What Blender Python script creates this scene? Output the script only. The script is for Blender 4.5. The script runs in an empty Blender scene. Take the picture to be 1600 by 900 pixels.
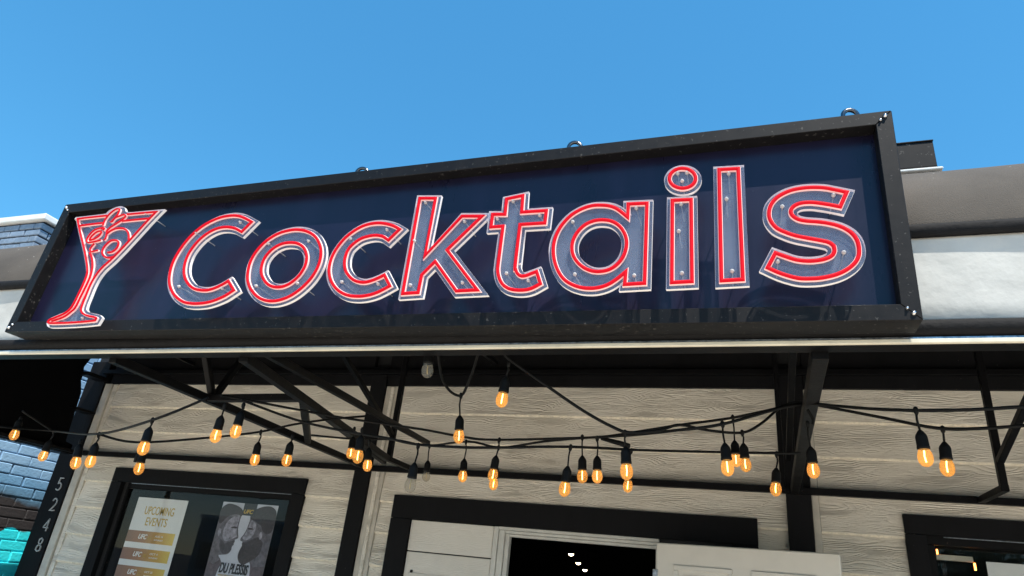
import bpy, bmesh, math, random
from mathutils import Vector, Matrix
random.seed(7)
sc = bpy.context.scene
COL = sc.collection
R_ = math.radians

# ------------------------------------------------------------------ camera
cam_d = bpy.data.cameras.new('camera')
cam = bpy.data.objects.new('camera', cam_d); COL.objects.link(cam)
cam_d.sensor_width = 36.0
cam_d.lens = 36.0 * 1044.7 / 1600.0
cam_d.clip_start = 0.05; cam_d.clip_end = 3000
cam.matrix_world = Matrix(((0.945672, 0.040433, 0.322599, 0.0),
                           (0.309291, -0.417737, -0.854304, 0.0),
                           (0.100219, 0.907668, -0.407547, 1.65),
                           (0, 0, 0, 1)))
sc.camera = cam
# ------------------------------------------------------------------ sky, sun, exposure
SUN = Vector((0.95, -1.0, 2.95)).normalized()
el = math.asin(SUN.z); az = math.atan2(SUN.x, SUN.y)
world = bpy.data.worlds.new('World'); sc.world = world; world.use_nodes = True
nt = world.node_tree; nt.nodes.clear()
sky = nt.nodes.new('ShaderNodeTexSky'); sky.sky_type = 'NISHITA'; sky.sun_disc = False
sky.sun_elevation = el; sky.sun_rotation = az
sky.air_density = 1.0; sky.dust_density = 0.0; sky.ozone_density = 1.0
bg = nt.nodes.new('ShaderNodeBackground'); bg.inputs['Strength'].default_value = 0.15
wo = nt.nodes.new('ShaderNodeOutputWorld')
tint = nt.nodes.new('ShaderNodeMix'); tint.data_type = 'RGBA'; tint.blend_type = 'MULTIPLY'; tint.inputs[0].default_value = 1.0
tint.inputs[7].default_value = (0.57, 0.925, 1.10, 1)
hs = nt.nodes.new('ShaderNodeHueSaturation'); hs.inputs['Saturation'].default_value = 1.17; hs.inputs['Value'].default_value = 1.25
tcw = nt.nodes.new('ShaderNodeTexCoord'); sxw = nt.nodes.new('ShaderNodeSeparateXYZ'); mrw = nt.nodes.new('ShaderNodeMapRange')   # paler towards the horizon
nt.links.new(tcw.outputs['Generated'], sxw.inputs[0]); nt.links.new(sxw.outputs[2], mrw.inputs[0])
mrw.inputs['From Min'].default_value = 0.0; mrw.inputs['From Max'].default_value = 0.28; mrw.inputs['To Min'].default_value = 0.3; mrw.inputs['To Max'].default_value = 1.0
nt.links.new(mrw.outputs[0], tint.inputs[0])
gam = nt.nodes.new('ShaderNodeGamma'); gam.inputs[1].default_value = 0.7
nt.links.new(sky.outputs[0], gam.inputs[0]); nt.links.new(gam.outputs[0], tint.inputs[6]); nt.links.new(tint.outputs[2], hs.inputs['Color']); nt.links.new(hs.outputs[0], bg.inputs[0]); nt.links.new(bg.outputs[0], wo.inputs[0])
sun_d = bpy.data.lights.new('sun', 'SUN'); sun_d.energy = 4.1; sun_d.angle = R_(0.53); sun_d.color = (1.0, 0.945, 0.85)
sun = bpy.data.objects.new('sun', sun_d); COL.objects.link(sun)
sun.rotation_euler = (-SUN).to_track_quat('-Z', 'Y').to_euler()
sun.location = (6, -6, 18)
sc.view_settings.view_transform = 'Standard'; sc.view_settings.look = 'None'
sc.view_settings.gamma = 1.0; sc.view_settings.exposure = 0.8
sc.view_settings.use_curve_mapping = False
sc.render.engine = 'CYCLES'
sc.cycles.max_bounces = 10; sc.cycles.diffuse_bounces = 5; sc.cycles.transparent_max_bounces = 24

# ------------------------------------------------------------------ measured data (metres)
DATA = {"letters": {"C": [[[-1.9185, 2.9306], [-1.9592, 2.9516], [-1.9949, 2.9653], [-2.0347, 2.9712], [-2.0848, 2.9684], [-2.1314, 2.9545], [-2.175, 2.9312], [-2.2119, 2.8985], [-2.242, 2.8564], [-2.2628, 2.8082], [-2.2733, 2.7597], [-2.2692, 2.7083], [-2.253, 2.6626], [-2.2224, 2.6225], [-2.1857, 2.5938], [-2.1432, 2.5733], [-2.103, 2.5654], [-2.0655, 2.5635], [-2.0239, 2.5662], [-1.9849, 2.5753], [-1.9429, 2.592], [-1.9064, 2.6158], [-1.9477, 2.6587], [-1.9779, 2.6414], [-2.0097, 2.6283], [-2.0439, 2.6218], [-2.0818, 2.6246], [-2.12, 2.6355], [-2.1535, 2.6578], [-2.1804, 2.6868], [-2.1981, 2.7213], [-2.2057, 2.7614], [-2.2015, 2.8013], [-2.1861, 2.8378], [-2.1602, 2.8727], [-2.1247, 2.8994], [-2.085, 2.9139], [-2.0413, 2.9156], [-2.0007, 2.9071], [-1.9752, 2.8958], [-1.9551, 2.8856]]], "o": [[[-1.6756, 2.8742], [-1.6297, 2.8633], [-1.5888, 2.8407], [-1.5579, 2.8073], [-1.5381, 2.7682], [-1.5322, 2.726], [-1.5385, 2.6851], [-1.5569, 2.6452], [-1.5861, 2.6106], [-1.622, 2.5831], [-1.6611, 2.5668], [-1.7035, 2.5609], [-1.7451, 2.567], [-1.7859, 2.5853], [-1.8237, 2.6167], [-1.8484, 2.6504], [-1.8607, 2.684], [-1.8656, 2.7319], [-1.8556, 2.7748], [-1.8332, 2.8123], [-1.803, 2.8422], [-1.7626, 2.8638], [-1.7189, 2.8737]], [[-1.6873, 2.8157], [-1.655, 2.8085], [-1.6281, 2.7923], [-1.6082, 2.7682], [-1.5965, 2.7393], [-1.5951, 2.7066], [-1.6061, 2.675], [-1.6257, 2.6486], [-1.6542, 2.6282], [-1.6863, 2.6197], [-1.7222, 2.6236], [-1.7544, 2.6389], [-1.7796, 2.6633], [-1.7965, 2.69], [-1.8032, 2.7235], [-1.7979, 2.7566], [-1.7805, 2.7844], [-1.7555, 2.8045], [-1.7228, 2.8153]]], "c": [[[-1.2077, 2.8393], [-1.2357, 2.8555], [-1.2702, 2.8677], [-1.3039, 2.8742], [-1.341, 2.8736], [-1.3767, 2.8647], [-1.4104, 2.846], [-1.4401, 2.82], [-1.4632, 2.7865], [-1.4783, 2.7503], [-1.4836, 2.7139], [-1.4793, 2.6773], [-1.4631, 2.6405], [-1.4366, 2.6083], [-1.4033, 2.5849], [-1.3657, 2.5704], [-1.3242, 2.5657], [-1.289, 2.5681], [-1.2555, 2.5765], [-1.2274, 2.5893], [-1.203, 2.6027], [-1.235, 2.6486], [-1.2592, 2.6368], [-1.2882, 2.6266], [-1.3142, 2.6222], [-1.3423, 2.6266], [-1.3676, 2.6379], [-1.3903, 2.6568], [-1.4068, 2.6778], [-1.4179, 2.7054], [-1.4208, 2.7375], [-1.4141, 2.7692], [-1.3937, 2.7932], [-1.3694, 2.8101], [-1.3385, 2.8185], [-1.3065, 2.8202], [-1.2776, 2.8139], [-1.2622, 2.8053], [-1.2474, 2.7951]]], "k": [[[-1.1465, 2.9705], [-1.0789, 2.9638], [-1.0822, 2.7176], [-0.958, 2.8745], [-0.8772, 2.8674], [-0.9965, 2.7368], [-0.8568, 2.5714], [-0.936, 2.5708], [-1.0365, 2.6928], [-1.0815, 2.6411], [-1.0836, 2.5709], [-1.1451, 2.5693]]], "t": [[[-0.7896, 2.9322], [-0.7281, 2.9407], [-0.726, 2.8709], [-0.6341, 2.8694], [-0.6355, 2.8188], [-0.7271, 2.8202], [-0.7284, 2.6646], [-0.7254, 2.6448], [-0.7167, 2.6273], [-0.7019, 2.6169], [-0.6861, 2.6175], [-0.6663, 2.6246], [-0.6488, 2.6309], [-0.6313, 2.5848], [-0.659, 2.5695], [-0.6853, 2.5637], [-0.7171, 2.5651], [-0.7454, 2.5735], [-0.7682, 2.5913], [-0.7827, 2.6162], [-0.7905, 2.6436], [-0.7916, 2.6733], [-0.7906, 2.8187], [-0.8363, 2.8187], [-0.8369, 2.8718], [-0.7883, 2.8675]]], "a": [[[-0.3465, 2.8172], [-0.3666, 2.8378], [-0.3877, 2.8563], [-0.4129, 2.8682], [-0.4423, 2.8734], [-0.4717, 2.8738], [-0.5051, 2.8648], [-0.538, 2.846], [-0.564, 2.8193], [-0.5832, 2.7874], [-0.5945, 2.7504], [-0.5967, 2.7131], [-0.59, 2.6712], [-0.5735, 2.6294], [-0.5504, 2.597], [-0.5203, 2.5757], [-0.4873, 2.5633], [-0.4551, 2.5597], [-0.4276, 2.5627], [-0.4005, 2.5722], [-0.3739, 2.5903], [-0.3467, 2.6147], [-0.3491, 2.5689], [-0.2858, 2.5701], [-0.2836, 2.8663], [-0.3465, 2.8691]], [[-0.4271, 2.8138], [-0.398, 2.8053], [-0.3729, 2.7855], [-0.3559, 2.7579], [-0.3478, 2.7277], [-0.3492, 2.6963], [-0.3589, 2.6658], [-0.3777, 2.6405], [-0.4027, 2.6244], [-0.4303, 2.6193], [-0.4585, 2.6231], [-0.4876, 2.638], [-0.5115, 2.6618], [-0.527, 2.69], [-0.532, 2.7226], [-0.5257, 2.7546], [-0.5087, 2.7838], [-0.4847, 2.8041], [-0.4561, 2.8139]]], "dot": [[[-0.1252, 2.9479], [-0.1274, 2.936], [-0.1335, 2.9258], [-0.1428, 2.9181], [-0.1546, 2.9138], [-0.1676, 2.9133], [-0.1807, 2.9166], [-0.1926, 2.9234], [-0.2021, 2.9332], [-0.2082, 2.9449], [-0.2104, 2.9575], [-0.2083, 2.9697], [-0.2022, 2.9802], [-0.1926, 2.988], [-0.1806, 2.9923], [-0.1673, 2.9927], [-0.1541, 2.9891], [-0.1423, 2.982], [-0.133, 2.9721], [-0.1271, 2.9604]]], "i": [[[-0.2004, 2.8692], [-0.1404, 2.8669], [-0.1402, 2.5692], [-0.2015, 2.5685]]], "l": [[[-0.0498, 2.9738], [0.01, 2.971], [0.0091, 2.5687], [-0.0531, 2.5676]]], "s": [[[0.319, 2.8487], [0.2902, 2.8594], [0.261, 2.8699], [0.2271, 2.8754], [0.1924, 2.8756], [0.1609, 2.87], [0.1327, 2.857], [0.112, 2.8392], [0.0989, 2.8158], [0.0946, 2.7868], [0.1, 2.7622], [0.1142, 2.7394], [0.1363, 2.7235], [0.1657, 2.7085], [0.2023, 2.6965], [0.2348, 2.6867], [0.256, 2.6783], [0.2676, 2.6653], [0.268, 2.6495], [0.2595, 2.6343], [0.2406, 2.6244], [0.2149, 2.6202], [0.1893, 2.6208], [0.1602, 2.6271], [0.1312, 2.6403], [0.1055, 2.6534], [0.0808, 2.6047], [0.1093, 2.5873], [0.1382, 2.5737], [0.167, 2.5643], [0.1959, 2.562], [0.2284, 2.5634], [0.2647, 2.5715], [0.2943, 2.586], [0.3174, 2.6064], [0.3302, 2.6298], [0.3336, 2.6562], [0.3302, 2.6833], [0.3183, 2.7069], [0.2967, 2.727], [0.2687, 2.7409], [0.2362, 2.7506], [0.1993, 2.7571], [0.1771, 2.7651], [0.1627, 2.7784], [0.1579, 2.7933], [0.1627, 2.8074], [0.1769, 2.8182], [0.1964, 2.8226], [0.2229, 2.821], [0.2525, 2.8134], [0.2744, 2.8065], [0.2966, 2.7986]]]}, "standoffs": {"C": [[-1.9824, 2.9364], [-2.2035, 2.9006], [-2.2009, 2.6477], [-1.9734, 2.6294]], "o": [[-1.6123, 2.8202], [-1.8047, 2.8217], [-1.8067, 2.6326], [-1.6146, 2.6352]], "c": [[-1.2651, 2.8441], [-1.4197, 2.8173], [-1.4146, 2.6312], [-1.2575, 2.6163]], "k": [[-1.1206, 2.952], [-1.1388, 2.786], [-0.9459, 2.8542], [-1.1229, 2.6046], [-0.9193, 2.6047]], "t": [[-0.7652, 2.9233], [-0.8176, 2.8542], [-0.6585, 2.8548], [-0.7589, 2.6325], [-0.6773, 2.6016]], "a": [[-0.537, 2.8186], [-0.3197, 2.8532], [-0.5169, 2.6165], [-0.3202, 2.6019]], "dot": [[-0.1837, 2.9773], [-0.1534, 2.9764], [-0.1689, 2.9456]], "i": [[-0.1727, 2.8554], [-0.1804, 2.7543], [-0.171, 2.6025]], "l": [[-0.0201, 2.9581], [-0.0298, 2.8614], [-0.0209, 2.6016]], "s": [[0.2826, 2.8443], [0.135, 2.8178], [0.2931, 2.6454], [0.111, 2.6262]], "glass": [[-2.971, 3.0334], [-2.5367, 3.027], [-2.8102, 2.5178], [-2.6782, 2.5187], [-2.824, 2.9152]]}, "glass_tubes": {"outline_open": [[-2.959, 3.0341], [-2.9061, 2.9606], [-2.8381, 2.8715], [-2.794, 2.8095], [-2.7642, 2.7626], [-2.7506, 2.7301], [-2.7486, 2.6891], [-2.7532, 2.6365], [-2.7593, 2.5877], [-2.7713, 2.5587], [-2.7963, 2.5404], [-2.8351, 2.5265], [-2.8651, 2.5153], [-2.8712, 2.5049], [-2.855, 2.4985], [-2.7591, 2.4975], [-2.6605, 2.4999], [-2.5943, 2.504], [-2.5916, 2.5136], [-2.604, 2.5198], [-2.6442, 2.5269], [-2.6791, 2.5377], [-2.7001, 2.5545], [-2.7055, 2.5806], [-2.7051, 2.6213], [-2.7041, 2.6705], [-2.6955, 2.7155], [-2.6748, 2.7576], [-2.631, 2.8058], [-2.5689, 2.8918], [-2.5074, 2.9837], [-2.4741, 3.029], [-2.5621, 3.0302], [-2.6466, 3.031]], "rim_left": [[-2.959, 3.0341], [-2.8697, 3.0351], [-2.7737, 3.0354]], "rim2_left": [[-2.9263, 2.9932], [-2.8506, 2.9955], [-2.7834, 2.9968]], "rim2_right": [[-2.6622, 2.9968], [-2.5782, 2.997], [-2.5066, 2.9969]], "inner": [[-2.789, 2.8418], [-2.76, 2.8116], [-2.74, 2.7788], [-2.7301, 2.7512], [-2.7247, 2.713], [-2.7276, 2.6672], [-2.7338, 2.6182], [-2.74, 2.5697], [-2.7557, 2.5503], [-2.7769, 2.5323], [-2.8016, 2.521], [-2.8489, 2.5088]], "ear1": [[-2.7735, 2.9822], [-2.7736, 3.0106], [-2.7636, 3.0364], [-2.7463, 3.0559], [-2.7253, 3.0674], [-2.7084, 3.0639], [-2.7053, 3.0522], [-2.7076, 3.0334], [-2.7181, 3.0134], [-2.7245, 2.9989], [-2.7345, 2.9989]], "ear2": [[-2.7263, 3.0028], [-2.7118, 3.0185], [-2.6892, 3.026], [-2.6657, 3.0315], [-2.6529, 3.024], [-2.6556, 3.0137], [-2.6723, 2.9982], [-2.6957, 2.9833], [-2.7191, 2.9684], [-2.7327, 2.9508], [-2.7273, 2.9318], [-2.7238, 2.913], [-2.7306, 2.9018]], "eye": [[-2.7789, 2.9676], [-2.7694, 2.9717], [-2.7562, 2.9657], [-2.758, 2.9584]], "head": [[-2.7807, 2.9696], [-2.809, 2.9643], [-2.8281, 2.9489], [-2.8388, 2.9253], [-2.8377, 2.9066], [-2.8248, 2.8964], [-2.7984, 2.8964], [-2.7695, 2.8998], [-2.7488, 2.9038]], "face": [[-2.8222, 2.9092], [-2.8209, 2.9203], [-2.8124, 2.9346], [-2.7934, 2.9499], [-2.7725, 2.952], [-2.7651, 2.9384], [-2.7759, 2.9225], [-2.7971, 2.9118], [-2.8218, 2.9084]], "body": [[-2.7255, 2.9354], [-2.7102, 2.949], [-2.6843, 2.9581], [-2.6546, 2.9587], [-2.6259, 2.9516], [-2.6016, 2.935], [-2.5859, 2.9137], [-2.5781, 2.8932]], "tail": [[-2.6747, 2.835], [-2.6502, 2.837], [-2.6317, 2.8519], [-2.6288, 2.8733], [-2.6374, 2.8877], [-2.6561, 2.8963], [-2.6817, 2.8964], [-2.7007, 2.882], [-2.7123, 2.861], [-2.7107, 2.8392], [-2.6962, 2.8221], [-2.6714, 2.8098], [-2.6493, 2.8077], [-2.634, 2.811]], "arm": [[-2.7812, 2.8878], [-2.7897, 2.8736], [-2.7936, 2.8593], [-2.7828, 2.8476], [-2.7622, 2.848], [-2.7422, 2.8514]]}, "glass_plate": [[-2.959, 3.0341], [-2.8697, 3.0351], [-2.7903, 3.0368], [-2.7755, 3.0562], [-2.7523, 3.0663], [-2.7227, 3.0704], [-2.7031, 3.0617], [-2.6901, 3.0417], [-2.6466, 3.031], [-2.5621, 3.0302], [-2.4741, 3.029], [-2.5074, 2.9837], [-2.5689, 2.8918], [-2.631, 2.8058], [-2.6748, 2.7576], [-2.6955, 2.7155], [-2.7041, 2.6705], [-2.7051, 2.6213], [-2.7055, 2.5806], [-2.7001, 2.5545], [-2.6791, 2.5377], [-2.6442, 2.5269], [-2.604, 2.5198], [-2.5916, 2.5136], [-2.5943, 2.504], [-2.6605, 2.4999], [-2.7591, 2.4975], [-2.855, 2.4985], [-2.8712, 2.5049], [-2.8651, 2.5153], [-2.8351, 2.5265], [-2.7963, 2.5404], [-2.7713, 2.5587], [-2.7593, 2.5877], [-2.7532, 2.6365], [-2.7486, 2.6891], [-2.7506, 2.7301], [-2.7642, 2.7626], [-2.794, 2.8095], [-2.8381, 2.8715], [-2.9061, 2.9606]], "sign": [[-3.1854, 3.1744], [0.4897, 3.1869], [0.4834, 2.4499], [-3.2257, 2.4902]], "hooks": [[-1.5137, 3.2063], [-0.5784, 3.2157], [0.3771, 3.2207]], "bulbs": [[-3.761, 2.6, 2.133, 2.221, 1], [-3.623, 2.7, 2.045, 2.185, 1], [-2.994, 2.4, 1.978, 2.08, 1], [-2.905, 2.4, 1.988, 2.117, 1], [-2.341, 2.15, 2.018, 2.138, 1], [-2.709, 2.5, 1.983, 2.109, 1], [-2.132, 2.3, 2.109, 2.242, 1], [-2.035, 2.3, 2.131, 2.249, 1], [-2.315, 2.8, 2.099, 2.24, 1], [-2.051, 2.7, 2.088, 2.203, 1], [-1.968, 3.1, 2.206, 2.338, 1], [-1.55, 2.5, 2.086, 2.2, 1], [-1.796, 3.0, 2.132, 2.253, 1], [-1.145, 2.22, 2.372, 2.444, 0], [-0.841, 2.25, 2.271, 2.414, 1], [-1.124, 2.55, 2.195, 2.371, 1], [-1.259, 2.45, 1.976, 2.134, 0], [-1.709, 3.5, 2.169, 2.341, 0], [-1.361, 3.2, 2.135, 2.312, 1], [-1.088, 2.9, 2.102, 2.264, 1], [-1.192, 3.2, 2.106, 2.289, 1], [-0.674, 2.6, 2.017, 2.182, 1], [-0.677, 2.9, 2.117, 2.288, 1], [-0.612, 2.9, 2.12, 2.288, 1], [-0.403, 2.4, 2.06, 2.199, 1], [-0.53, 3.2, 2.132, 2.301, 1], [-0.067, 2.5, 2.107, 2.268, 1], [-0.047, 3.1, 2.251, 2.448, 1], [-0.008, 2.95, 2.205, 2.34, 1], [0.106, 3.05, 2.13, 2.28, 1], [0.23, 2.75, 2.157, 2.334, 1], [0.536, 2.45, 2.157, 2.313, 1], [0.628, 2.6, 2.157, 2.292, 1]], "wires": [[[-3.885, 2.4, 2.137], [-3.671, 2.45, 2.145], [-3.634, 2.7, 2.185], [-2.919, 2.4, 2.119], [-2.336, 2.15, 2.138], [-2.132, 2.2, 2.25]], [[-3.628, 2.5, 2.244], [-3.624, 2.7, 2.185]], [[-2.919, 2.4, 2.119], [-2.778, 2.5, 2.106], [-2.543, 2.7, 2.181], [-2.335, 2.8, 2.239], [-2.204, 2.9, 2.307], [-2.061, 3.0, 2.362], [-1.982, 3.2, 2.432]], [[-2.26, 2.4, 2.315], [-2.219, 2.5, 2.326], [-1.877, 2.7, 2.309], [-1.701, 2.75, 2.298], [-1.423, 2.8, 2.278], [-1.231, 2.85, 2.26], [-1.095, 2.9, 2.263], [-0.686, 2.9, 2.285], [-0.549, 2.85, 2.287], [-0.258, 2.8, 2.329], [-0.053, 2.9, 2.389], [0.138, 3.0, 2.463], [0.229, 3.05, 2.5]], [[-2.139, 2.4, 2.296], [-1.978, 2.6, 2.26], [-1.713, 2.6, 2.216], [-1.439, 2.5, 2.171], [-1.263, 2.45, 2.139], [-1.076, 2.5, 2.144], [-0.937, 2.55, 2.159], [-0.668, 2.6, 2.182], [-0.481, 3.0, 2.261], [-0.291, 3.1, 2.283], [0.086, 3.05, 2.279], [0.212, 3.1, 2.294]], [[-2.449, 3.4, 2.358], [-2.093, 3.3, 2.324], [-1.894, 3.4, 2.349], [-1.73, 3.5, 2.344], [-1.357, 3.2, 2.312], [-1.176, 3.2, 2.289], [-0.921, 3.1, 2.305], [-0.725, 3.0, 2.304], [-0.442, 2.7, 2.258], [-0.235, 2.5, 2.237], [-0.084, 2.5, 2.262], [0.115, 2.7, 2.376], [0.21, 2.8, 2.425]], [[-1.161, 2.3, 2.505], [-1.167, 2.35, 2.455], [-1.19, 2.45, 2.413], [-1.176, 2.52, 2.379], [-1.14, 2.55, 2.371], [-1.097, 2.5, 2.396], [-1.033, 2.4, 2.444], [-0.977, 2.3, 2.489]], [[-0.849, 2.2, 2.464], [-0.834, 2.22, 2.431], [-0.809, 2.25, 2.414], [-0.685, 2.3, 2.338], [-0.562, 2.35, 2.265], [-0.46, 2.38, 2.216], [-0.396, 2.4, 2.2], [-0.304, 2.5, 2.235], [-0.239, 2.6, 2.281], [-0.154, 2.8, 2.311], [-0.02, 2.95, 2.339], [0.061, 3.0, 2.392], [0.151, 3.05, 2.482], [0.233, 3.1, 2.52]], [[0.225, 2.75, 2.414], [0.254, 2.7, 2.398], [0.4, 2.55, 2.343], [0.527, 2.45, 2.312], [0.675, 2.4, 2.304], [0.861, 2.35, 2.308]], [[0.228, 2.8, 2.423], [0.261, 2.78, 2.416], [0.454, 2.7, 2.354], [0.617, 2.6, 2.292], [0.744, 2.55, 2.283], [0.904, 2.5, 2.29]], [[0.227, 2.75, 2.389], [0.243, 2.75, 2.352], [0.241, 2.75, 2.33]]], "pigtails_extra": [], "downlights": [[-7.728, 27.916, 2.75], [-8.521, 32.98, 2.75], [-9.617, 39.415, 2.75]], "gap": [[4.889, 3.407], [4.88, 3.279], [4.978, 3.29], [4.983, 3.223], [4.899, 3.216], [4.883, 3.163], [4.98, 3.173], [4.984, 3.127], [4.945, 3.108], [4.999, 2.53]]}

# ------------------------------------------------------------------ materials
class NT:
    def __init__(s, m): s.m = m; s.t = m.node_tree; s.n = s.t.nodes; s.l = s.t.links
    def node(s, t, **kw):
        nd = s.n.new(t)
        for k, v in kw.items():
            if k.startswith('i_'):
                key = k[2:]
                key = int(key) if key.isdigit() else key.replace('_', ' ')
                nd.inputs[key].default_value = v
            else: setattr(nd, k, v)
        return nd
    def link(s, a, b): s.l.new(a, b)
def new_mat(name):
    m = bpy.data.materials.new(name); m.use_nodes = True
    return m, NT(m), m.node_tree.nodes['Principled BSDF']
def ramp(N, stops, fac):
    r = N.node('ShaderNodeValToRGB'); e = r.color_ramp.elements
    while len(e) < len(stops): e.new(0.5)
    for i, (p, c) in enumerate(stops):
        e[i].position = p; e[i].color = (c[0], c[1], c[2], 1) if not isinstance(c, (int, float)) else (c, c, c, 1)
    N.link(fac, r.inputs[0]); return r
def plain(name, col, rough=0.5, metal=0.0, spec=0.5, var=0.0, scale=8.0, bump=0.0, bscale=60.0, stretch=(1, 1, 1), specks=None):
    m, N, b = new_mat(name)
    b.inputs['Base Color'].default_value = (*col, 1); b.inputs['Roughness'].default_value = rough
    b.inputs['Metallic'].default_value = metal; b.inputs['Specular IOR Level'].default_value = spec
    g = N.node('ShaderNodeNewGeometry')
    mp = N.node('ShaderNodeMapping', i_Scale=stretch); N.link(g.outputs['Position'], mp.inputs[0])
    if var:
        nz = N.node('ShaderNodeTexNoise', i_Scale=scale, i_Detail=6.0, i_Roughness=0.65); N.link(mp.outputs[0], nz.inputs['Vector'])
        r = ramp(N, [(0.3, [c * (1 - var) for c in col]), (0.7, [min(1, c * (1 + var)) for c in col])], nz.outputs[0])
        out = r.outputs[0]
        if specks:
            n2 = N.node('ShaderNodeTexNoise', i_Scale=specks[0], i_Detail=2.0); N.link(g.outputs['Position'], n2.inputs['Vector'])
            r2 = ramp(N, [(specks[1], 0.0), (specks[1] + 0.03, 1.0)], n2.outputs[0])
            mx = N.node('ShaderNodeMix', data_type='RGBA'); N.link(r2.outputs[0], mx.inputs[0]); N.link(out, mx.inputs[6])
            mx.inputs[7].default_value = (*specks[2], 1); out = mx.outputs[2]
        N.link(out, b.inputs['Base Color'])
        rr = N.node('ShaderNodeMapRange', i_To_Min=max(0.03, rough - 0.12), i_To_Max=min(1, rough + 0.12)); N.link(nz.outputs[0], rr.inputs[0])
        N.link(rr.outputs[0], b.inputs['Roughness'])
    if bump:
        nb = N.node('ShaderNodeTexNoise', i_Scale=bscale, i_Detail=5.0); N.link(mp.outputs[0], nb.inputs['Vector'])
        bp = N.node('ShaderNodeBump', i_Strength=bump, i_Distance=0.01); N.link(nb.outputs[0], bp.inputs['Height'])
        N.link(bp.outputs[0], b.inputs['Normal'])
    return m
def siding_mat(name, c1, c2, depth=1.0):
    """embossed wood grain on painted fibre boards"""
    m, N, b = new_mat(name)
    g = N.node('ShaderNodeNewGeometry'); oi = N.node('ShaderNodeObjectInfo')
    sp = N.node('ShaderNodeSeparateXYZ'); N.link(g.outputs['Position'], sp.inputs[0])
    off = N.node('ShaderNodeMath', operation='MULTIPLY', i_1=37.0); N.link(oi.outputs['Random'], off.inputs[0])
    def comb(sx, sz):
        a = N.node('ShaderNodeMath', operation='MULTIPLY_ADD', i_1=sx); N.link(sp.outputs[0], a.inputs[0]); N.link(off.outputs[0], a.inputs[2])
        c = N.node('ShaderNodeMath', operation='MULTIPLY_ADD', i_1=sz); N.link(sp.outputs[2], c.inputs[0]); N.link(off.outputs[0], c.inputs[2])
        v = N.node('ShaderNodeCombineXYZ'); N.link(a.outputs[0], v.inputs[0]); N.link(c.outputs[0], v.inputs[1]); return v.outputs[0]
    n1 = N.node('ShaderNodeTexNoise', i_Scale=1.0, i_Detail=2.0, i_Roughness=0.4, i_Distortion=0.5); N.link(comb(2.2, 11.0), n1.inputs['Vector'])
    mul = N.node('ShaderNodeMath', operation='MULTIPLY', i_1=85.0); N.link(n1.outputs[0], mul.inputs[0])
    zz = N.node('ShaderNodeMath', operation='MULTIPLY_ADD', i_1=420.0); N.link(sp.outputs[2], zz.inputs[0]); N.link(mul.outputs[0], zz.inputs[2])
    sn = N.node('ShaderNodeMath', operation='SINE'); N.link(zz.outputs[0], sn.inputs[0])
    ring = N.node('ShaderNodeMapRange', i_From_Min=-1.0, i_From_Max=1.0); N.link(sn.outputs[0], ring.inputs[0])
    pw = N.node('ShaderNodeMath', operation='POWER', i_1=0.45); N.link(ring.outputs[0], pw.inputs[0])
    n2 = N.node('ShaderNodeTexNoise', i_Scale=1.0, i_Detail=5.0, i_Roughness=0.7); N.link(comb(18.0, 260.0), n2.inputs['Vector'])
    n4 = N.node('ShaderNodeTexNoise', i_Scale=1.0, i_Detail=2.0); N.link(comb(3.0, 9.0), n4.inputs['Vector'])
    amp = N.node('ShaderNodeMapRange', i_From_Min=0.35, i_From_Max=0.62, i_To_Min=0.10, i_To_Max=0.75); N.link(n4.outputs[0], amp.inputs[0])
    pr_ = N.node('ShaderNodeMath', operation='MULTIPLY'); N.link(pw.outputs[0], pr_.inputs[0]); N.link(amp.outputs[0], pr_.inputs[1])
    h = N.node('ShaderNodeMath', operation='MULTIPLY_ADD', i_1=1.1); N.link(n2.outputs[0], h.inputs[0]); N.link(pr_.outputs[0], h.inputs[2])
    bp = N.node('ShaderNodeBump', i_Strength=depth, i_Distance=0.008); N.link(h.outputs[0], bp.inputs['Height'])
    N.link(bp.outputs[0], b.inputs['Normal'])
    n3 = N.node('ShaderNodeTexNoise', i_Scale=1.6, i_Detail=7.0, i_Roughness=0.65); N.link(g.outputs['Position'], n3.inputs['Vector'])
    r = ramp(N, [(0.3, c1), (0.68, c2)], n3.outputs[0])
    gr = ramp(N, [(0.26, 0.52), (0.50, 1.0)], h.outputs[0])
    mx = N.node('ShaderNodeMix', data_type='RGBA', blend_type='MULTIPLY'); mx.inputs[0].default_value = 0.75
    N.link(r.outputs[0], mx.inputs[6]); N.link(gr.outputs[0], mx.inputs[7]); N.link(mx.outputs[2], b.inputs['Base Color'])
    br = N.node('ShaderNodeMapRange', i_To_Min=0.93, i_To_Max=1.08); N.link(oi.outputs['Random'], br.inputs[0])
    m3 = N.node('ShaderNodeMix', data_type='RGBA', blend_type='MULTIPLY'); m3.inputs[0].default_value = 1.0
    N.link(mx.outputs[2], m3.inputs[6]); N.link(br.outputs[0], m3.inputs[7]); N.link(m3.outputs[2], b.inputs['Base Color'])
    b.inputs['Roughness'].default_value = 0.72
    return m
def emit_mix(name, base, ecol, es, rough=0.4, spec=0.12):
    m, N, b = new_mat(name)
    b.inputs['Base Color'].default_value = (*base, 1); b.inputs['Roughness'].default_value = rough
    b.inputs['Specular IOR Level'].default_value = spec; b.inputs['Emission Color'].default_value = (*ecol, 1); b.inputs['Emission Strength'].default_value = es
    return m
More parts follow.
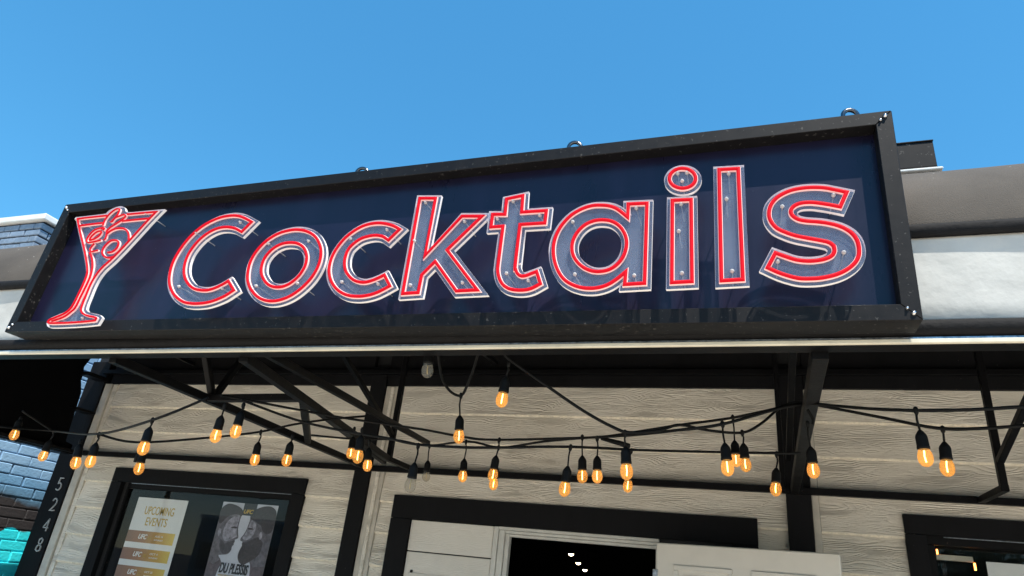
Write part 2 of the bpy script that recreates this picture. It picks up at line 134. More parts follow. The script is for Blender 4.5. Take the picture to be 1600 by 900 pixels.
def clear_mat(name, tint, haze_col, haze, gloss_rough=0.03, ior=1.45, emission=None):
    """thin clear sheet: mostly see-through, a little haze, fresnel gloss"""
    m, N, b = new_mat(name)
    N.n.remove(b); out = N.n['Material Output']
    tr = N.node('ShaderNodeBsdfTransparent', i_Color=(*tint, 1)); di = N.node('ShaderNodeBsdfDiffuse', i_Color=(*haze_col, 1))
    mx = N.node('ShaderNodeMixShader'); N.link(tr.outputs[0], mx.inputs[1]); N.link(di.outputs[0], mx.inputs[2])
    g = N.node('ShaderNodeNewGeometry'); nz = N.node('ShaderNodeTexNoise', i_Scale=7.0, i_Detail=4.0, i_Roughness=0.6); N.link(g.outputs['Position'], nz.inputs['Vector'])
    mr = N.node('ShaderNodeMapRange', i_From_Min=0.3, i_From_Max=0.75, i_To_Min=haze * 0.82, i_To_Max=haze * 1.25); N.link(nz.outputs[0], mr.inputs[0]); N.link(mr.outputs[0], mx.inputs[0])
    fr = N.node('ShaderNodeFresnel', i_IOR=ior); gl = N.node('ShaderNodeBsdfGlossy', i_Roughness=gloss_rough)
    bf = N.node('ShaderNodeMath', operation='SUBTRACT', i_0=1.0); N.link(g.outputs['Backfacing'], bf.inputs[1])
    fm = N.node('ShaderNodeMath', operation='MULTIPLY'); N.link(fr.outputs[0], fm.inputs[0]); N.link(bf.outputs[0], fm.inputs[1])
    m2 = N.node('ShaderNodeMixShader'); N.link(fm.outputs[0], m2.inputs[0]); N.link(mx.outputs[0], m2.inputs[1]); N.link(gl.outputs[0], m2.inputs[2])
    res = m2.outputs[0]
    if emission:
        em = N.node('ShaderNodeEmission', i_Color=(*emission[0], 1)); oi = N.node('ShaderNodeObjectInfo')
        ev = N.node('ShaderNodeMapRange', i_To_Min=emission[1] * 0.55, i_To_Max=emission[1] * 1.35); N.link(oi.outputs['Random'], ev.inputs[0]); N.link(ev.outputs[0], em.inputs[1])
        ad = N.node('ShaderNodeAddShader'); N.link(res, ad.inputs[0]); N.link(em.outputs[0], ad.inputs[1]); res = ad.outputs[0]
    N.link(res, out.inputs[0])
    return m

M = {}
M['siding'] = siding_mat('painted siding', (0.80, 0.73, 0.615), (0.90, 0.835, 0.725))
M['siding_edge'] = plain('bare board edge with bounce light', (0.80, 0.715, 0.57), 0.7, var=0.25, scale=25)  # cleaner yellowish edge, with ground bounce light put into its colour as well
M['white_board'] = siding_mat('white painted boards', (0.68, 0.64, 0.57), (0.78, 0.74, 0.67), 0.25)
M['trim_beige'] = plain('beige trim paint', (0.52, 0.48, 0.41), 0.6, var=0.18, scale=7, bump=0.25, bscale=40)
M['black_wood'] = plain('black trim paint', (0.0055, 0.0055, 0.0065), 0.7, spec=0.16, var=0.35, scale=9, bump=0.25, bscale=30, stretch=(1, 1, 0.25), specks=(70.0, 0.76, (0.08, 0.075, 0.07)))
M['black_steel'] = plain('black painted steel', (0.0042, 0.0042, 0.0048), 0.5, spec=0.13, var=0.35, scale=14, bump=0.1, bscale=80, specks=(50.0, 0.75, (0.09, 0.06, 0.045)))
M['frame'] = plain('black sign frame', (0.0075, 0.0070, 0.0075), 0.52, spec=0.2, var=0.28, scale=22, bump=0.03, bscale=200, stretch=(1, 1, 1), specks=(75.0, 0.66, (0.06, 0.056, 0.052)))
M['panel'] = plain('navy sign panel', (0.0095, 0.0085, 0.026), 0.30, var=0.30, scale=5.5, spec=0.42, bump=0.02, bscale=4, stretch=(1, 1, 0.16), specks=(120.0, 0.74, (0.05, 0.055, 0.07)))
M['liner'] = plain('black awning liner', (0.0035, 0.0035, 0.004), 0.9, spec=0.05, var=0.3, scale=5)
M['canvas'] = plain('grey brown awning canvas', (0.098, 0.084, 0.071), 0.85, spec=0.2, var=0.2, scale=3.5, bump=0.35, bscale=300, specks=(42.0, 0.735, (0.42, 0.4, 0.37)))
M['canvas_dark'] = plain('dark hem canvas', (0.010, 0.0095, 0.010), 0.8, spec=0.2, var=0.4, scale=16, bump=0.4, bscale=45)
M['valance'] = plain('white awning valance', (0.55, 0.537, 0.50), 0.75, var=0.09, scale=5.0, bump=1.0, bscale=7.0)
M['cream'] = plain('cream rail paint', (0.70, 0.65, 0.52), 0.45, var=0.12, scale=12)
M['alu'] = plain('dull aluminium', (0.35, 0.37, 0.40), 0.35, metal=0.9, var=0.5, scale=60)
M['chrome'] = plain('bright steel', (0.72, 0.73, 0.75), 0.2, metal=1.0)
M['dark_metal'] = plain('dark forged steel', (0.13, 0.13, 0.14), 0.22, metal=1.0)
M['neon_red'] = emit_mix('red neon', (0.50, 0.0015, 0.010), (1.0, 0.001, 0.018), 0.15, 0.6)
M['neon_jacket'] = emit_mix('pale silicone jacket', (0.80, 0.58, 0.56), (1.0, 0.40, 0.36), 0.14, 0.45)
M['acrylic'] = clear_mat('clear acrylic', (0.93, 0.95, 0.98), (0.36, 0.43, 0.57), 0.20)
M['acrylic_edge'] = emit_mix('frosted acrylic with added glow', (0.82, 0.79, 0.78), (1.0, 0.86, 0.84), 0.11, 0.5)  # emission added to the edges, stands in for sun and neon light passing through
M['acrylic_bolt'] = plain('white nylon standoff', (0.50, 0.50, 0.50), 0.35)
M['glass'] = clear_mat('window glass', (0.965, 0.975, 0.98), (0.4, 0.42, 0.42), 0.006, 0.0, 1.36)
M['rubber'] = plain('black rubber', (0.005, 0.005, 0.005), 0.6, spec=0.15, bump=0.1, bscale=200)
M['bulb_lit'] = clear_mat('amber bulb glass lit', (1.0, 0.80, 0.45), (0.8, 0.45, 0.12), 0.25, 0.03, 1.45, ((1.0, 0.46, 0.14), 0.12))
M['bulb_off'] = clear_mat('clear bulb glass unlit', (0.80, 0.77, 0.70), (0.70, 0.67, 0.60), 0.12, 0.03, 1.5)
M['filament'] = emit_mix('glowing filament', (1, 0.7, 0.3), (1.0, 0.62, 0.24), 9.0)
M['filament_off'] = plain('dull filament', (0.6, 0.45, 0.2), 0.4)
M['door_white'] = plain('white door paint', (0.66, 0.62, 0.55), 0.42, var=0.05, scale=4)
M['frame_white'] = plain('off white door frame', (0.58, 0.56, 0.51), 0.4, var=0.12, scale=10)
M['interior'] = plain('dark interior paint', (0.012, 0.012, 0.013), 0.8)
M['paper'] = plain('white poster paper', (0.74, 0.73, 0.70), 0.5, var=0.03, scale=10, bump=0.25, bscale=7)
M['gold'] = plain('gold poster ink', (0.55, 0.37, 0.06), 0.5)
M['ink_white'] = plain('white poster ink', (0.8, 0.78, 0.74), 0.5)
M['ink_black'] = plain('black poster ink', (0.02, 0.02, 0.022), 0.5)
M['ink_hair'] = plain('dark brown poster ink', (0.045, 0.034, 0.036), 0.5, var=0.5, scale=60)
M['ink_cloth'] = plain('mauve poster ink', (0.10, 0.075, 0.085), 0.5, var=0.4, scale=25)
M['ink_skin'] = plain('cool skin poster ink', (0.30, 0.28, 0.32), 0.5, var=0.7, scale=22)
M['ink_shade'] = plain('shaded skin poster ink', (0.125, 0.11, 0.125), 0.5, var=0.55, scale=24)
M['ink_dark'] = plain('dark grey poster ink', (0.06, 0.05, 0.056), 0.5, var=0.4, scale=40)
M['ink_grey'] = plain('pale grey poster ink', (0.55, 0.56, 0.62), 0.5, var=0.12, scale=5)
M['numeral'] = plain('pale metal numeral', (0.40, 0.40, 0.39), 0.4)
M['coping'] = plain('white parapet coping', (0.80, 0.80, 0.78), 0.6, var=0.1, scale=6)
M['slate_brick'] = plain('slate blue painted brick', (0.19, 0.25, 0.33), 0.6, var=0.3, scale=5, bump=0.5, bscale=45, specks=(30.0, 0.66, (0.3, 0.36, 0.44)))
M['mortar_dark'] = plain('dark blue mortar', (0.012, 0.018, 0.03), 0.8)
M['lamp_warm'] = emit_mix('warm ceiling lamp', (1, 0.9, 0.7), (1.0, 0.82, 0.55), 9.0)
M['lamp_orange'] = emit_mix('orange lamp end', (1, 0.5, 0.2), (1.0, 0.30, 0.05), 7.0)
M['asphalt'] = plain('asphalt', (0.055, 0.055, 0.057), 0.9, var=0.25, scale=3, bump=0.4, bscale=90)
M['concrete'] = plain('pale concrete', (0.70, 0.60, 0.475), 0.85, var=0.15, scale=2, bump=0.25, bscale=60)
M['bark'] = plain('bark', (0.09, 0.065, 0.045), 0.9, var=0.4, scale=14, bump=0.6, bscale=30, stretch=(1, 1, 0.2))
M['leaf'] = plain('green leaves', (0.05, 0.09, 0.03), 0.6, var=0.5, scale=1.5)
M['stucco'] = plain('tan stucco', (0.38, 0.33, 0.27), 0.85, var=0.1, scale=2)
M['stucco_grey'] = plain('grey stucco', (0.33, 0.35, 0.37), 0.85, var=0.1, scale=2)
M['dark_glass'] = plain('dark shop glass', (0.02, 0.025, 0.03), 0.08)

def band_mat():
    m, N, b = new_mat('brown to gold poster band')
    tc = N.node('ShaderNodeTexCoord'); sp = N.node('ShaderNodeSeparateXYZ'); N.link(tc.outputs['Object'], sp.inputs[0])
    mr = N.node('ShaderNodeMapRange', i_From_Min=0.0, i_From_Max=0.54); N.link(sp.outputs[0], mr.inputs[0])
    r = ramp(N, [(0.0, (0.24, 0.13, 0.09)), (0.35, (0.34, 0.16, 0.08)), (0.8, (0.58, 0.34, 0.05)), (1.0, (0.68, 0.48, 0.08))], mr.outputs[0])
    N.link(r.outputs[0], b.inputs['Base Color']); b.inputs['Roughness'].default_value = 0.5
    return m
M['band'] = band_mat()
def mural_mat(name, joint):
    m, N, b = new_mat(name)
    g = N.node('ShaderNodeNewGeometry'); sp = N.node('ShaderNodeSeparateXYZ'); N.link(g.outputs['Position'], sp.inputs[0])
    nz = N.node('ShaderNodeTexNoise', i_Scale=3.0, i_Detail=4.0); N.link(g.outputs['Position'], nz.inputs['Vector'])
    zz = N.node('ShaderNodeMath', operation='MULTIPLY_ADD', i_1=0.34); N.link(nz.outputs[0], zz.inputs[0]); N.link(sp.outputs[2], zz.inputs[2])
    mr = N.node('ShaderNodeMapRange', i_From_Min=1.0, i_From_Max=3.4); N.link(zz.outputs[0], mr.inputs[0])
    k = 0.55 if joint else 1.0
    blk, blu, lt = (0.038, 0.034, 0.036), (0.16, 0.35, 0.58), (0.28, 0.48, 0.72)
    r = ramp(N, [(0.445, blk), (0.475, [c * k for c in (0.11, 0.23, 0.36)]), (0.55, [c * k for c in blu]), (0.62, [c * k for c in lt])], mr.outputs[0])
    # cyan splash low on the wall
    n2 = N.node('ShaderNodeTexNoise', i_Scale=3.6, i_Detail=0.6); N.link(g.outputs['Position'], n2.inputs['Vector'])
    z2 = N.node('ShaderNodeMath', operation='MULTIPLY_ADD', i_1=0.55); N.link(n2.outputs[0], z2.inputs[0]); N.link(sp.outputs[2], z2.inputs[2])
    r2 = ramp(N, [(0.0, 1.0), (0.5, 0.0)], z2.outputs[0])
    mr2 = N.node('ShaderNodeMapRange', i_From_Min=1.93, i_From_Max=1.91); N.link(z2.outputs[0], mr2.inputs[0])
    wv = N.node('ShaderNodeTexWave', i_Scale=1.6, i_Distortion=9.0, i_Detail=1.0); N.link(g.outputs['Position'], wv.inputs['Vector'])
    rc = ramp(N, [(0.0, (0.0, 0.08, 0.42)), (0.10, (0.0, 0.08, 0.42)), (0.16, (0.02, 0.70, 0.84)), (1.0, (0.04, 0.80, 0.90))], wv.outputs[0])
    mx = N.node('ShaderNodeMix', data_type='RGBA'); N.link(mr2.outputs[0], mx.inputs[0]); N.link(r.outputs[0], mx.inputs[6]); N.link(rc.outputs[0], mx.inputs[7])
    N.link(mx.outputs[2], b.inputs['Base Color']); b.inputs['Roughness'].default_value = 0.55
    nb = N.node('ShaderNodeTexNoise', i_Scale=40.0, i_Detail=5.0); N.link(g.outputs['Position'], nb.inputs['Vector'])
    bp = N.node('ShaderNodeBump', i_Strength=0.5, i_Distance=0.01); N.link(nb.outputs[0], bp.inputs['Height']); N.link(bp.outputs[0], b.inputs['Normal'])
    return m
M['mural'] = mural_mat('mural painted brick', False)
M['mural_joint'] = mural_mat('mural painted mortar', True)

# ------------------------------------------------------------------ helpers
def link_mesh(name, me, parent=None, mats=None):
    o = bpy.data.objects.new(name, me); COL.objects.link(o)
    if mats:
        for m in (mats if isinstance(mats, (list, tuple)) else [mats]): me.materials.append(m)
    if parent: o.parent = parent
    return o
def from_data(name, verts, faces, mat, parent=None, smooth=False):
    me = bpy.data.meshes.new(name); me.from_pydata(verts, [], faces); me.update()
    bm = bmesh.new(); bm.from_mesh(me); bmesh.ops.recalc_face_normals(bm, faces=bm.faces); bm.to_mesh(me); bm.free()
    if smooth:
        for p in me.polygons: p.use_smooth = True
    return link_mesh(name, me, parent, mat)
def box_mesh(name, lo, hi, bevel=0.0):
    bm = bmesh.new(); bmesh.ops.create_cube(bm, size=1.0)
    for v in bm.verts:
        v.co = Vector([(lo[i] + hi[i]) / 2 + v.co[i] * (hi[i] - lo[i]) for i in range(3)])
    if bevel: bmesh.ops.bevel(bm, geom=bm.edges[:], offset=bevel, segments=1, affect='EDGES')
    me = bpy.data.meshes.new(name); bm.to_mesh(me); bm.free(); return me
def box(name, lo, hi, mat, parent=None, bevel=0.0): return link_mesh(name, box_mesh(name, lo, hi, bevel), parent, mat)
def bar(name, a, b, w, h, mat, parent=None, up=(0, 0, 1), bevel=0.003):
    """square tube between two points"""
    a = Vector(a); b = Vector(b); d = b - a; L = d.length; d.normalize()
    u = Vector(up); s = d.cross(u)
    if s.length < 1e-4: s = d.cross(Vector((0, 1, 0)))
    s.normalize(); u = s.cross(d)
    me = box_mesh(name, (-w / 2, 0, -h / 2), (w / 2, L, h / 2), bevel)
    me.transform(Matrix(((s.x, d.x, u.x, a.x), (s.y, d.y, u.y, a.y), (s.z, d.z, u.z, a.z), (0, 0, 0, 1))))
    return link_mesh(name, me, parent, mat)
def tube_mesh(name, pts, r, n=8, closed=False):
    pts = [Vector(p) for p in pts]; k = len(pts); vs = []; fs = []
    prev = None
    for i, p in enumerate(pts):
        a = pts[(i - 1) % k] if (closed or i > 0) else p; b = pts[(i + 1) % k] if (closed or i < k - 1) else p
        t = (b - a).normalized()
        if prev is None:
            prev = t.orthogonal().normalized()
        s = (prev - t * prev.dot(t)).normalized(); prev = s; q = t.cross(s)
        rr = r[i] if isinstance(r, (list, tuple)) else r
        for j in range(n):
            an = 2 * math.pi * j / n; vs.append(p + (s * math.cos(an) + q * math.sin(an)) * rr)
    m = k if closed else k - 1
    for i in range(m):
        for j in range(n):
            i2 = (i + 1) % k; fs.append((i * n + j, i * n + (j + 1) % n, i2 * n + (j + 1) % n, i2 * n + j))
    if not closed: fs += [tuple(range(n - 1, -1, -1)), tuple((k - 1) * n + j for j in range(n))]
    me = bpy.data.meshes.new(name); me.from_pydata(vs, [], fs); me.update()
    for p in me.polygons: p.use_smooth = len(p.vertices) == 4
    return me
def tube(name, pts, r, mat, parent=None, n=8, closed=False): return link_mesh(name, tube_mesh(name, pts, r, n, closed), parent, mat)
def lathe_mesh(name, prof, n=16, axis='Z'):
    vs = []; fs = []; k = len(prof)
    for (r, z) in prof:
        for j in range(n):
            a = 2 * math.pi * j / n; vs.append((r * math.cos(a), r * math.sin(a), z))
    for i in range(k - 1):
        for j in range(n): fs.append((i * n + j, i * n + (j + 1) % n, (i + 1) * n + (j + 1) % n, (i + 1) * n + j))
    fs.append(tuple(range(n - 1, -1, -1))); fs.append(tuple((k - 1) * n + j for j in range(n)))
    if axis == 'Y': vs = [(x, -z, y) for x, y, z in vs]
    me = bpy.data.meshes.new(name); me.from_pydata(vs, [], fs); me.update()
    for p in me.polygons: p.use_smooth = len(p.vertices) == 4
    return me
def smooth_path(pts, closed, cut=38.0, sub=4):
    """Catmull-Rom through the points, keeping sharp corners sharp"""
    P = [Vector(p) for p in pts]; n = len(P); sharp = [False] * n
    for i in range(n):
        if not closed and i in (0, n - 1): sharp[i] = True; continue
        a = P[i] - P[i - 1]; b = P[(i + 1) % n] - P[i]
        if a.length and b.length and a.angle(b) > R_(cut): sharp[i] = True
    out = []
    for i in range(n if closed else n - 1):
        p1, p2 = P[i], P[(i + 1) % n]
        p0 = P[i - 1] if not sharp[i] else p1 * 2 - p2 if False else p1
        p3 = P[(i + 2) % n] if not sharp[(i + 1) % n] else p2
        if sharp[i] and sharp[(i + 1) % n]: out.append(p1); continue
        for s in range(sub):
            t = s / sub
            out.append(0.5 * ((2 * p1) + (p2 - p0) * t + (2 * p0 - 5 * p1 + 4 * p2 - p3) * t * t + (3 * p1 - p0 - 3 * p2 + p3) * t ** 3))
    if not closed: out.append(P[-1])
    return out
def area2(P): return sum(P[i - 1].x * P[i].y - P[i].x * P[i - 1].y for i in range(len(P)))
def norms(P, closed):
    n = len(P); res = []
    for i in range(n):
        a = (P[i] - P[i - 1]) if (closed or i > 0) else (P[1] - P[0])
        b = (P[(i + 1) % n] - P[i]) if (closed or i < n - 1) else (P[-1] - P[-2])
        a = a.normalized(); b = b.normalized()
        na = Vector((a.y, -a.x)); nb = Vector((b.y, -b.x)); m = na + nb
        if m.length < 1e-5: m = na.copy()
        m.normalize(); c = max(0.42, m.dot(na)); res.append(m / c)
    return res
def offset_path(P, d):
    """grow (d > 0) a closed outline, whichever way it runs"""
    s = 1 if area2(P) > 0 else -1
    return [p + m * d * s for p, m in zip(P, norms(P, True))]
def sheet_mesh(name, loops, y_front, thick):
    """solid plate in the XZ plane with holes; slot 0 faces, slot 1 edges"""
    cu = bpy.data.curves.new(name, 'CURVE'); cu.dimensions = '2D'; cu.fill_mode = 'BOTH'; cu.extrude = thick / 2
    for lp in loops:
        s = cu.splines.new('POLY'); s.points.add(len(lp) - 1); s.use_cyclic_u = True
        for i, p in enumerate(lp): s.points[i].co = (p[0], p[1], 0, 1)
    o = bpy.data.objects.new(name, cu); COL.objects.link(o)
    dg = bpy.context.evaluated_depsgraph_get()
    me = bpy.data.meshes.new_from_object(o.evaluated_get(dg)); bpy.data.objects.remove(o); bpy.data.curves.remove(cu)
    for v in me.vertices: v.co = (v.co.x, y_front + thick / 2 - v.co.z, v.co.y)
    bm = bmesh.new(); bm.from_mesh(me); bmesh.ops.remove_doubles(bm, verts=bm.verts, dist=1e-5)
    bmesh.ops.recalc_face_normals(bm, faces=bm.faces); bm.to_mesh(me); bm.free()
    me.materials.clear()
    for p in me.polygons: p.material_index = 0 if abs(p.normal.y) > 0.5 else 1; p.use_smooth = False
    me.name = name
    return me
def ribbon_mesh(name, P, closed, prof, y0):
    """sweep a profile [(side, towards viewer)] along a flat path"""
    N_ = norms(P, closed); n = len(P); k = len(prof); vs = []; fs = []
    for p, m in zip(P, N_):
        for (u, v) in prof: q = p + m * u; vs.append((q.x, y0 - v, q.y))
    for i in range(n if closed else n - 1):
        for j in range(k - 1):
            a = i * k + j; b = ((i + 1) % n) * k + j; fs.append((a, a + 1, b + 1, b))
    if not closed: fs += [tuple(range(k)), tuple((n - 1) * k + j for j in range(k - 1, -1, -1))]
    me = bpy.data.meshes.new(name); me.from_pydata(vs, [], fs); me.update()
    bm = bmesh.new(); bm.from_mesh(me); bmesh.ops.recalc_face_normals(bm, faces=bm.faces); bm.to_mesh(me); bm.free()
    return me
def text_mesh(name, body, width, height, shear=0.0, bold=0.0, extrude=0.0008):
    cu = bpy.data.curves.new(name, 'FONT'); cu.body = body; cu.size = 1.0; cu.shear = shear; cu.offset = bold; cu.extrude = 0.002
    o = bpy.data.objects.new(name, cu); COL.objects.link(o)
    dg = bpy.context.evaluated_depsgraph_get()
    me = bpy.data.meshes.new_from_object(o.evaluated_get(dg)); bpy.data.objects.remove(o); bpy.data.curves.remove(cu)
    xs = [v.co.x for v in me.vertices]; ys = [v.co.y for v in me.vertices]
    x0, x1, y0, y1 = min(xs), max(xs), min(ys), max(ys)
    for v in me.vertices:
        v.co = ((v.co.x - x0) / (x1 - x0) * width, -v.co.z / 0.002 * extrude, (v.co.y - y0) / (y1 - y0) * height)
    me.materials.clear()
    return me
def empty(name, loc=(0, 0, 0)):
    o = bpy.data.objects.new(name, None); COL.objects.link(o); o.location = loc; o.empty_display_size = 0.1; return o
def tag(o, label=None, cat=None, group=None, kind=None):
    if label: o['label'] = label
    if cat: o['category'] = cat
    if group: o['group'] = group
    if kind: o['kind'] = kind
    return o
def struct(o): o['kind'] = 'structure'; return o

# ------------------------------------------------------------------ ground
g = from_data('ground', [(-400, -600, -0.12), (400, -600, -0.12), (400, 400, -0.12), (-400, 400, -0.12)], [(0, 1, 2, 3)], M['asphalt']); struct(g)
tag(g, 'dark asphalt ground running under the whole street')
g = box('pavement', (-40, -1.6, -0.11), (40, 14.0, 0.0), M['concrete']); struct(g); tag(g, 'pale concrete pavement in front of the bar')
g = box('parking_lot', (-40, -11.5, -0.118), (40, -2.1, -0.085), M['concrete']); struct(g); tag(g, 'pale concrete parking strip along the pavement')
for i in range(9):
    o = box('kerb', (-18 + i * 4, -1.75, -0.11), (-14.02 + i * 4, -1.6, 0.004), M['concrete'], g)

# ------------------------------------------------------------------ the bar building
WY = 5.0
bld = empty('bar_building', (-2.0, WY, 0)); 
def child(o, p):
    o.parent = p; o.matrix_parent_inverse = Matrix.Translation(p.location).inverted(); return o
def B(name, lo, hi, mat, bevel=0.0, parent=None): return child(box(name, lo, hi, mat, None, bevel), bld) if parent is None else box(name, lo, hi, mat, parent, bevel)
tag(bld, 'bar front clad in weathered beige wood grain boards with black trim', 'building')
# backing wall segments around openings (window, door, window)
TOPZ = 3.9
def wallseg(x0, x1, z0, z1): B('wall', (x0, WY + 0.012, z0), (x1, WY + 0.15, z1), M['interior'])
wallseg(-6.42, -5.50, 0, TOPZ); wallseg(-5.50, -3.60, 2.23, TOPZ); wallseg(-5.50, -3.60, 0, 0.9)
wallseg(-3.60, -1.80, 0, TOPZ); wallseg(-1.80, -0.60, 2.06, TOPZ); wallseg(-0.60, 1.02, 0, TOPZ)
wallseg(1.02, 2.75, 2.23, TOPZ); wallseg(1.02, 2.75, 0, 0.9); wallseg(2.75, 5.6, 0, TOPZ)
# lap boards
EXPO = 0.24
def lap(x0, x1, z0, z1, mat=None, proud=0.024):
    yb, yt = WY - proud, WY - 0.003; t = 0.011
    nseg = 1
    pf = [(yb + 0.012, z0), (yb + 0.005, z0 + 0.005), (yb, z0 + 0.013), (yt, z1), (yt + t, z1), (yb + t + 0.006, z0)]
    k = len(pf); vs = [(x0, y, z) for y, z in pf] + [(x1, y, z) for y, z in pf]
    fs = [(i, (i + 1) % k, k + (i + 1) % k, k + i) for i in range(k)] + [tuple(range(k)), tuple(range(2 * k - 1, k - 1, -1))]
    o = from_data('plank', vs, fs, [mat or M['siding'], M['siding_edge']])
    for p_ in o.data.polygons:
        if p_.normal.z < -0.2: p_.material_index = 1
    child(o, bld); return o
rows = [3.135 - EXPO * i for i in range(14)]
for i, zt in enumerate(rows):
    zb = zt - EXPO
    if zb < -0.05: zb = 0.0
    if zt <= 0.01: continue
    top = zt + 0.008; w = random.uniform(-0.002, 0.002)
    def run(x0, x1, holes):
        """pieces of the course between x0 and x1, cut round the openings"""
        cuts = [(a, b) for (a, b, z0, z1) in holes if zb < z1 - 0.02 and zt > z0 + 0.02]
        xs = x0
        for a, b in sorted(cuts):
            if a - xs > 0.02: lap(xs, a, zb + w, top)
            zh = [z1 for (aa, bb, z0, z1) in holes if aa == a][0]
            if zt - zh > 0.02: lap(a, b, zh, top)
            xs = b
        if x1 - xs > 0.02: lap(xs, x1, zb + w, top)
    run(-6.02, -3.078, [(-5.60, -3.58, 0.85, 2.20)])
    run(-2.808, 0.234, [(-2.60, -0.03, 0, 2.10)])
    run(0.437, 2.9, [(0.97, 2.80, 0.85, 2.215)])
    run(3.1, 5.6, [])
# vertical black boards with beige battens beside them
for (a, b, c) in ((-3.078, -2.931, -2.811), (0.235, 0.388, 0.434), (2.9, 3.05, 3.098)):
    B('post_board', (a, WY - 0.05, 0), (b, WY + 0.01, 3.30), M['black_wood'], 0.003)
    B('batten', (b + 0.002, WY - 0.028, 0), (c, WY + 0.01, 3.13), M['trim_beige'], 0.003)
B('batten', (-2.93 + 0.055, WY - 0.045, 0), (-2.93 + 0.085, WY - 0.029, 3.12), M['siding'], 0.003)
pb = B('number_board', (-6.42, WY - 0.06, 0), (-6.165, WY + 0.01, 3.36), M['black_wood'], 0.004)
B('corner_trim', (-6.162, WY - 0.045, 0), (-6.075, WY + 0.01, 3.13), M['trim_beige'], 0.004)
B('corner_trim', (-6.072, WY - 0.024, 0), (-6.02, WY + 0.01, 3.13), M['siding'], 0.003)
# black ledger above the boards
B('soffit_board', (-6.10, WY - 0.035, 3.137), (-3.082, WY + 0.01, 3.46), M['black_wood'], 0.003)
B('soffit_board', (-2.928, WY - 0.035, 3.137), (0.231, WY + 0.01, 3.46), M['black_wood'], 0.003)
B('soffit_board', (0.392, WY - 0.035, 3.137), (5.6, WY + 0.01, 3.46), M['black_wood'], 0.003)
def window(x0, x1, z1, z0, tw, label):
    w = empty('window', (x0, WY, z0)); child(w, bld); w['label'] = label
    def F(n, lo, hi, m, bv=0.003):
        o = box(n, lo, hi, m, None, bv); o.parent = w; o.matrix_parent_inverse = Matrix.Translation((x0, WY, z0)).inverted(); return o
    F('window_trim', (x0, WY - 0.04, z1 - tw), (x1, WY + 0.012, z1), M['black_wood'])
    F('window_trim', (x0, WY - 0.04, z0 + tw), (x0 + tw, WY + 0.012, z1 - tw - 0.002), M['black_wood'])
    F('window_trim', (x1 - tw, WY - 0.04, z0 + tw), (x1, WY + 0.012, z1 - tw - 0.002), M['black_wood'])
    F('window_sill', (x0 - 0.02, WY - 0.06, z0), (x1 + 0.02, WY + 0.012, z0 + tw - 0.002), M['black_wood'])
    i0, i1, k0, k1 = x0 + tw - 0.01, x1 - tw + 0.01, z0 + tw - 0.01, z1 - tw + 0.01
    F('sash', (i0, WY + 0.02, k1 - 0.06), (i1, WY + 0.07, k1), M['black_steel']); F('sash', (i0, WY + 0.02, k0), (i1, WY + 0.07, k0 + 0.06), M['black_steel'])
    F('sash', (i0, WY + 0.02, k0 + 0.062), (i0 + 0.06, WY + 0.07, k1 - 0.062), M['black_steel']); F('sash', (i1 - 0.06, WY + 0.02, k0 + 0.062), (i1, WY + 0.07, k1 - 0.062), M['black_steel'])
    F('drip_edge', (x0 + tw + 0.1, WY - 0.012, z1 - tw - 0.008), (x1 - tw, WY + 0.0, z1 - tw - 0.004), M['alu'], 0)
    F('pane', (i0 + 0.058, WY + 0.04, k0 + 0.058), (i1 - 0.058, WY + 0.045, k1 - 0.058), M['glass'], 0)
window(-5.662, -3.521, 2.315, 0.80, 0.125, 'black framed shop window with two event posters')
window(0.912, 2.86, 2.323, 0.80, 0.115, 'black framed window right of the open door')
# interior
for lo, hi in (((-6.4, 16.0, 0), (5.6, 16.1, 3.6)), ((-6.5, WY + 0.16, 0), (-6.4, 16.0, 3.6)), ((5.6, WY + 0.16, 0), (5.7, 16.0, 3.6)), ((-6.4, WY + 0.16, 3.2), (5.6, 16.0, 3.3)), ((-6.4, WY + 0.16, -0.02), (5.6, 16.0, 0.012))):
    B('room_shell', lo, hi, M['interior'])
B('roof_deck', (-6.42, WY + 0.0, 3.92), (5.6, 16.0, 4.0), M['asphalt'])

# ------------------------------------------------------------------ door surround, side panel and open door
dr = empty('door_surround', (-1.3, WY, 0)); child(dr, bld); dr['label'] = 'wide black surround holding the open white door'
def Dp(n, lo, hi, m, bv=0.003):
    o = box(n, lo, hi, m, None, bv); o.parent = dr; o.matrix_parent_inverse = Matrix.Translation((-1.3, WY, 0)).inverted(); return o
Dp('surround_board', (-2.675, WY - 0.045, 2.063), (0.046, WY + 0.012, 2.235), M['black_wood'])
Dp('surround_board', (-2.675, WY - 0.045, 0), (-2.503, WY + 0.012, 2.061), M['black_wood'])
Dp('surround_board', (-0.12, WY - 0.045, 0), (0.046, WY + 0.012, 2.061), M['black_wood'])
zt = 2.058
for i in range(9):
    zb = max(0.0, zt - 0.226)
    Dp('plank', (-2.50, WY - 0.022, zb + 0.004), (-1.812, WY + 0.008, zt), M['white_board'], 0.004); zt -= 0.23
Dp('bolt', (-2.445, WY - 0.034, 1.680), (-2.425, WY - 0.021, 1.70), M['black_steel'], 0.004)
Dp('latch_plate', (-2.46, WY - 0.03, 1.60), (-1.9, WY - 0.0225, 1.682), M['door_white'], 0.002)
for k, (x0, x1, y0) in enumerate(((-1.808, -1.772, 0.03), (-1.770, -1.725, 0.018), (-1.723, -1.690, 0.002))):
    Dp('door_jamb', (x0, WY - y0, 0), (x1, WY + 0.05, 2.058 - k * 0.022), M['frame_white'], 0.003)
for k, (z0, z1, y0) in enumerate(((2.038, 2.06, 0.03), (2.016, 2.036, 0.018), (1.995, 2.014, 0.002))):
    Dp('door_head', ((-1.771, -1.7235, -1.689)[k], WY - y0 + 0.001, z0), (-0.60, WY + 0.05, z1), M['frame_white'], 0.003)
